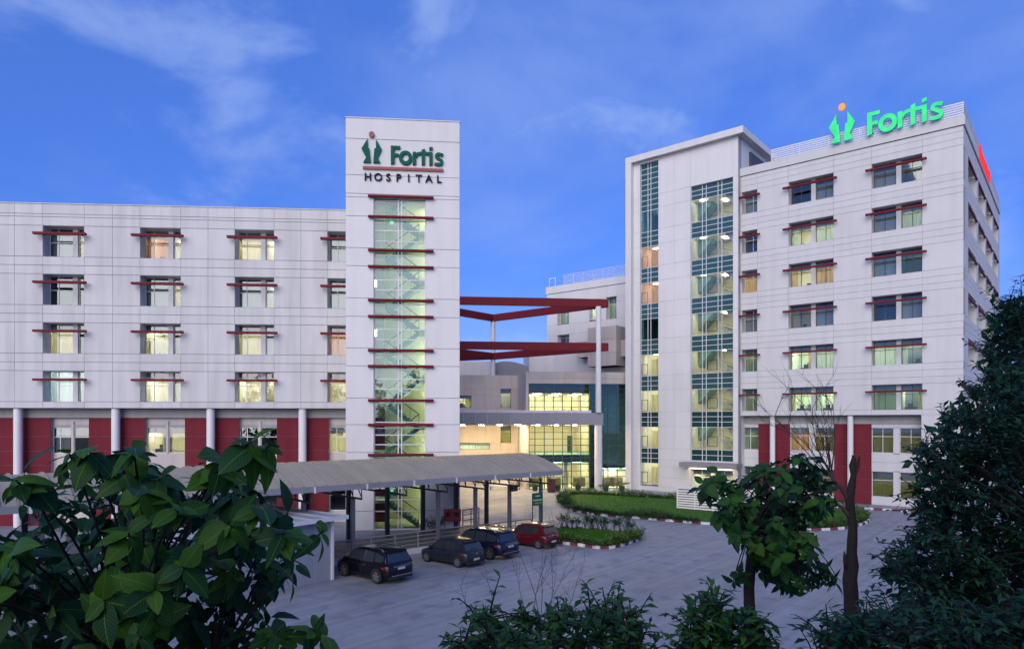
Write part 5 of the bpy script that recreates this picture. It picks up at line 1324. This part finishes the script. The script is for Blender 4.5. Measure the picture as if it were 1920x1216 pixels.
# ------------------------------------------------------------------ trees
def in_px(q, poly):
    c = False; n = len(poly)
    for i in range(n):
        a, b = poly[i], poly[(i + 1) % n]
        if (a[1] > q[1]) != (b[1] > q[1]) and q[0] < (b[0] - a[0]) * (q[1] - a[1]) / (b[1] - a[1]) + a[0]: c = not c
    return c
def sample_px(poly):
    xs = [p[0] for p in poly]; ys = [p[1] for p in poly]
    while True:
        q = (random.uniform(min(xs), max(xs)), random.uniform(min(ys), max(ys)))
        if in_px(q, poly): return q
def limb(mb, a, b, r0, r1, sag=.1, n=5, jit=.04):
    P_ = []; ax = rnd_dir() * jit * (b - a).length
    for i in range(n + 1):
        t = i / n; P_.append(a + (b - a) * t + ax * math.sin(math.pi * t) + Vector((0, 0, sag * (b - a).length * math.sin(math.pi * t))))
    mb.tube(P_, [r0 + (r1 - r0) * i / n for i in range(n + 1)], 6, False); return P_
def big_leaf_tree(name, label, poly, d0, d1, base, fork, size, ntip, whorl, lm, nmesh, tr0, extra=(), trunk_path=None, inner=500, edge=.6, group=None):
    """tree with large leaves: the leaves that show are separate pieces, the inner ones one mass"""
    th = thing(name, base, label, 'tree', group)
    mb = MB(); P_ = trunk_path or [base, base + (fork - base) * .5 + Vector((.05, .03, 0)), fork]
    mb.tube(P_, [tr0 * (1.25 - .5 * i / (len(P_) - 1)) for i in range(len(P_))], 12); tk = mb.build('trunk', 'bark_dark', th, smooth=True)
    meshes = []
    for i in range(7):
        v, f = leaf_pts(1, (.62, .70, .55, .66, .74, .60, .52)[i], (.28, .45, .10, .65, .35, -.12, .9)[i], (.16, .06, .30, .14, .10, .4, .2)[i], 6)
        for q_ in v: q_.z += .02 * math.sin(q_.x * 9 + i * 2) * abs(q_.y) * 4; q_.y += .05 * math.sin(q_.x * (2 + i % 3)) * (1 if i % 2 else -1); me = bpy.data.meshes.new('leaf'); me.from_pydata(v, [], f); me.materials.append(MAT[lm]); me.polygons.foreach_set('use_smooth', [True] * len(f)); meshes.append(me)
    tips = []
    while len(tips) < ntip:
        q = sample_px(poly); d = d0 + (d1 - d0) * random.random() ** .8; p = W(q[0], q[1], d)
        if all((p - t_).length > size * .55 for t_ in tips[-60:]): tips.append(p)
        elif random.random() < .15: tips.append(p)
    tips += [W(*e) for e in extra]
    br = MB(); limbs = []
    cen = sum(tips, Vector()) / len(tips); hubs = [fork + (cen - fork) * .3 + Vector((random.uniform(-1, 1) * .5, random.uniform(-.3, .3), random.uniform(0, .6))) for _ in range(7)]
    for h_ in hubs: limb(br, fork, h_, tr0 * .4, tr0 * .16)
    for t_ in tips:
        h_ = min(hubs, key=lambda h: (h - t_).length); limb(br, h_, t_, tr0 * .10, .005, .08)
    br.build('branches', 'bark_dark', th)['kind'] = 'stuff'
    cnt = 0; ib = MB(); order = sorted(tips, key=lambda t_: t_.y)
    BIG = [leaf_pts(1, .5, .3, .16, 4), leaf_pts(1, .55, .5, .12, 4)]
    for t_ in order:
        axis = ((t_ - cen).normalized() * .7 + Vector((0, -.15, .55))).normalized(); a0_ = random.uniform(0, 6.28); nw = whorl + random.choice((-1, 0, 1))
        for i in range(nw):
            a = a0_ + i * 2.4; e = random.uniform(-.55, .35) if i else .9
            s1 = axis.cross(Vector((.3, .9, .2))).normalized(); s2 = axis.cross(s1)
            d = (axis * math.sin(e) + (s1 * math.cos(a) + s2 * math.sin(a)) * math.cos(e)).normalized(); d.z -= .25; d.normalize()
            sz = size * random.uniform(.45, 1.15); M = frame_of(d, axis + rnd_dir() * .35)
            pos = t_ - axis * size * .35 * (i / nw)
            if cnt < 300:
                o = bpy.data.objects.new('leaf', random.choice(meshes)); col.objects.link(o); o.parent = th
                o.matrix_local = Matrix.Translation(pos - base) @ M.to_4x4() @ Matrix.Scale(sz, 4); LOC[o.name] = base; cnt += 1
            else:
                v, f = random.choice(BIG); ib.add([pos + M @ q * sz for q in v], f)
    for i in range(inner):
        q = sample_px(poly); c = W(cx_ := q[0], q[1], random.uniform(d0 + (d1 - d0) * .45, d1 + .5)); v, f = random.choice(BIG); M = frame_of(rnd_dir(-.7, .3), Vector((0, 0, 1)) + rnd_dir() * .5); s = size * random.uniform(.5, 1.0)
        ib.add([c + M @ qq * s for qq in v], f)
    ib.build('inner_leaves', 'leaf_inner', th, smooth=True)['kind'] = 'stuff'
    return th
POLY_L = [(-60, 1000), (60, 985), (40, 940), (110, 900), (110, 860), (150, 838), (190, 850), (240, 845), (300, 870), (340, 900), (390, 870), (440, 840), (490, 838), (500, 880), (480, 930), (515, 975), (560, 1010), (555, 1060), (520, 1090), (500, 1140), (545, 1190), (560, 1260), (-60, 1260)]
bl = Vector((-2.5, 4.6, 0))
big_leaf_tree('near_tree', 'large-leaved green tree filling the lower left foreground', POLY_L, 3.3, 5.2, bl, Vector((-2.3, 4.5, 5.6)), .185, 135, 6, 'leaf_big', 4, .10,
    extra=((470, 828, 3.4), (505, 835, 3.5), (250, 838, 3.5), (165, 840, 3.6), (130, 850, 3.6), (30, 900, 3.4), (45, 890, 3.5), (605, 995, 3.9), (590, 1180, 3.8), (610, 1190, 3.9), (20, 1040, 3.5), (30, 1030, 3.6), (540, 960, 4.0)), inner=1100)
POLY_M = [(1312, 905), (1340, 890), (1375, 905), (1410, 885), (1450, 862), (1490, 850), (1535, 855), (1550, 905), (1560, 950), (1520, 985), (1525, 1030), (1555, 1075), (1540, 1098), (1480, 1100), (1430, 1085), (1400, 1020), (1355, 985), (1335, 945)]
bm_ = Vector(((1405 - 960) / FP * 7.0, 7.0, 0))
big_leaf_tree('young_tree', 'young leafy tree with dark trunk standing in the middle right foreground', POLY_M, 6.3, 7.6, bm_, W(1412, 1010, 7.0), .14, 165, 6, 'leaf_mid', 4, .058,
    extra=((1515, 860, 6.8), (1500, 855, 6.7), (1318, 905, 6.7), (1330, 895, 6.6), (1312, 915, 6.8), (1345, 885, 6.7), (1556, 1085, 6.9), (1565, 1092, 6.8), (1572, 1085, 6.9), (1560, 920, 6.8), (1568, 935, 6.7), (1385, 1075, 6.8), (1375, 1090, 6.9), (1420, 880, 6.7), (1490, 1112, 6.8)), inner=700, trunk_path=[bm_, bm_ + Vector((.02, 0, 3.)), W(1408, 1216, 7.0), W(1404, 1100, 7.0), W(1412, 1010, 7.0), W(1425, 960, 7.0)])
def small_leaf_tree(name, label, poly, d0, d1, base, fork, tr0, ncl, per, size, lm='leaf_dark', sp_=.38, core=0, cat='tree', twigs=True, up=.55, group=None):
    th = thing(name, base, label, cat, group); mb = MB(); tw_ = MB()
    tk = MB(); tk.tube([base, base + (fork - base) * .5 + Vector((.06, 0, 0)), fork], [tr0 * 1.2, tr0, tr0 * .7], 10); tk.build('trunk', 'bark_dark', th, smooth=True)
    tips = [W(*sample_px(poly), d0 + (d1 - d0) * random.random()) for _ in range(ncl)]; cen = sum(tips, Vector()) / ncl
    hubs = [fork + (cen - fork) * random.uniform(.3, .9) + rnd_dir() * (d1 - d0) * .5 for _ in range(10)]
    for h_ in hubs: limb(tw_, fork, h_, tr0 * .5, tr0 * .2)
    for t_ in tips:
        if random.random() < .35: limb(tw_, min(hubs, key=lambda h: (h - t_).length), t_, tr0 * .12, .006, .05)
        for j in range(4):
            d = ((t_ - cen).normalized() * .5 + Vector((0, -.25, up)) + rnd_dir() * .75).normalized()
            sprig(mb, tw_ if twigs else None, t_, d, sp_ * random.choice((.5, .7, .9, 1.0, 1.2, 1.6)), per, size)
    for i in range(core):
        c = W(*sample_px(poly), random.uniform(d1 - .2, d1 + .6)); put_leaf(mb, c, rnd_dir(), rnd_dir(), size * 1.6)
    mb.build('crown', lm, th)['kind'] = 'stuff'; tw_.build('branches', 'bark_dark', th)['kind'] = 'stuff'
    return th
POLY_R = [(1940, 670), (1890, 690), (1855, 715), (1815, 745), (1780, 765), (1755, 795), (1745, 830), (1712, 865), (1715, 910), (1722, 960), (1728, 1000), (1675, 1040), (1655, 1065), (1670, 1100), (1690, 1130), (1700, 1280), (2080, 1280), (2080, 640)]
br_ = Vector(((1880 - 960) / FP * 9, 9.2, 0))
small_leaf_tree('evergreen_tree', 'dense dark evergreen tree filling the right foreground', POLY_R, 7.6, 9.6, br_, br_ + Vector((0, 0, 4.2)), .12, 520, 9, .12, core=5200, sp_=.30)
POLY_T = [(1925, 562), (1895, 572), (1862, 605), (1850, 650), (1846, 690), (1870, 730), (1900, 760), (1990, 800), (2010, 600)]
bt = Vector(((1960 - 960) / FP * 13, 13.2, 0))
small_leaf_tree('tall_tree', 'taller dark tree at the right edge behind the evergreen', POLY_T, 12.2, 13.8, bt, bt + Vector((0, 0, 7.2)), .14, 90, 9, .17, core=900, sp_=.5)
POLY_B = [(1520, 1250), (1545, 1205), (1580, 1180), (1630, 1165), (1680, 1160), (1760, 1165), (1900, 1150), (2000, 1150), (2000, 1290), (1490, 1290)]
bb = Vector(((1700 - 960) / FP * 6, 6.0, 0))
small_leaf_tree('shrub', 'bushy dark shrub in the lower right corner under the evergreen', POLY_B, 5.2, 6.4, bb, bb + Vector((0, 0, 4.6)), .06, 150, 9, .11, core=900, cat='shrub', sp_=.26)
POLY_C = [(840, 1235), (870, 1195), (905, 1160), (930, 1150), (970, 1165), (1020, 1150), (1060, 1165), (1100, 1155), (1140, 1145), (1175, 1160), (1195, 1190), (1200, 1230), (1215, 1290), (830, 1290)]
bc = Vector(((1020 - 960) / FP * 6, 6.0, 0))
small_leaf_tree('shrub', 'green leafy shrub at the bottom centre edge of the yard', POLY_C, 5.3, 6.5, bc, bc + Vector((0, 0, 4.9)), .05, 120, 8, .11, 'leaf_shrub', core=350, cat='shrub', sp_=.24)
POLY_D = [(1290, 1225), (1295, 1165), (1315, 1135), (1345, 1128), (1375, 1150), (1420, 1185), (1440, 1220), (1440, 1290), (1270, 1290)]
bd = Vector(((1350 - 960) / FP * 6.2, 6.2, 0))
small_leaf_tree('shrub', 'broad-leaved shrub at the foot of the young tree', POLY_D, 5.8, 6.6, bd, bd + Vector((0, 0, 5.0)), .05, 46, 7, .14, 'leaf_shrub', core=150, cat='shrub', sp_=.22)
# broken bare tree
tb_d = 13.0; q = lambda x, y, d=tb_d: W(x, y, d)
base = Vector((q(1597, 791).x, tb_d, 0)); th = thing('bare_tree', base, 'broken leafless tree trunk with bare twigs, right of the young tree', 'tree')
mb = MB(); pts_ = [(1596, 1120, .135), (1594, 1085, .128), (1598, 1060, .130), (1596, 1035, .095), (1598, 1010, .082), (1600, 985, .076), (1596, 960, .080), (1593, 935, .076), (1597, 910, .066), (1600, 890, .055), (1598, 872, .048), (1600, 860, .036), (1599, 853, .012)]
mb.tube([base] + [q(x, y) for x, y, r_ in pts_], [.15] + [r_ for x, y, r_ in pts_], 14)
for v in mb.v: v += rnd_dir() * .014
mb.tube([q(1601, 882), q(1608, 868), q(1611, 858), q(1612, 853)], [.035, .03, .022, .006], 7); mb.tube([q(1600, 895), q(1609, 880), q(1613, 868)], [.02, .014, .006], 6); mb.tube([q(1589, 1065), q(1584, 1045), q(1583, 1032)], [.07, .035, .008], 7)
mb.build('trunk', 'bark', th, smooth=True)
mb = MB(); mb.tube([q(1592, 965), q(1578, 950), q(1560, 940)], [.05, .036, .022], 8); lb_ = q(1563, 900)
mb.tube([q(1590, 935), q(1578, 915), lb_, q(1555, 880)], [.042, .045, .042, .022], 8)
def twigs(mb, p, d, ln, r, lev):
    n = 4; P_ = [p]; dd = d.copy()
    for i in range(n): dd = (dd + rnd_dir() * .16 + Vector((0, 0, .03))).normalized(); P_.append(P_[-1] + dd * ln / n)
    mb.tube(P_, [r * (1 - .75 * i / n) for i in range(n + 1)], 5, False)
    if lev:
        for i in range(1, n + 1):
            for _ in range(1 if lev > 1 else 2):
                if random.random() < .85: twigs(mb, P_[i], (dd + rnd_dir(-.4, .8) * .8).normalized(), ln * random.uniform(.4, .65), r * .5, lev - 1)
for tx, ty in ((1452, 790), (1475, 800), (1500, 775), (1530, 770), (1548, 790), (1562, 770), (1580, 760), (1510, 830), (1490, 860)):
    e = q(tx, ty, tb_d + random.uniform(-.4, .4)); s_ = q(1558 + random.uniform(-4, 5), 885 + random.uniform(-6, 12)); twigs(mb, s_, (e - s_).normalized(), (e - s_).length, .014, 2)
mb.build('twigs', 'twig', th)['kind'] = 'stuff'
# dry stalks rising from the bottom shrub
th = thing('dry_weed', Vector((.4, 6.6, 0)), 'thin leafless dry stalks rising above the bottom centre shrub', 'weed'); mb = MB()
for tx, ty, bx in ((1005, 1025, 1000), (1020, 1040, 1015), (960, 1060, 985), (1065, 1030, 1030), (905, 1070, 930), (850, 1090, 880), (1120, 1060, 1060), (990, 1010, 1010), (1050, 1060, 1020)):
    s_ = W(bx, 1150, 6.6); e = W(tx, ty, 6.6 + random.uniform(-.3, .3)); twigs(mb, s_, (e - s_).normalized(), (e - s_).length, .0035, 2)
mb.tube([Vector((.35, 6.6, 0)), W(1005, 1150, 6.6)], [.02, .01], 6)
mb.build('stalks', 'twig', th)['kind'] = 'stuff'

# ------------------------------------------------------------------ unseen trees added behind the viewpoint to shade the foreground
for i, x in enumerate((-30, -21, -12, -3.5, 5, 14, 23, 32)):
    p = Vector((x + random.uniform(-1, 1), -7 + random.uniform(-1.5, 1.5), 0)); hgt = random.uniform(13, 16)
    th = thing('added_shade_tree', p, 'unseen leafy tree added behind the viewpoint to shade the foreground', 'tree', 'unseen trees added for foreground shade')
    tk = MB(); tk.tube([p, p + Vector((.1, .1, hgt * .35)), p + Vector((0, 0, hgt * .8))], [.3, .22, .08], 8); tk.build('trunk', 'bark_dark', th, smooth=True)
    mb = MB()
    for j in range(900):
        r_ = rnd_dir() * random.random() ** .4; c = p + Vector((r_.x * 5.2, r_.y * 4.0, hgt * .62 + r_.z * hgt * .40)); put_leaf(mb, c, rnd_dir(), rnd_dir(), random.uniform(.7, 1.3))
    mb.build('crown', 'leaf_dark', th)['kind'] = 'stuff'
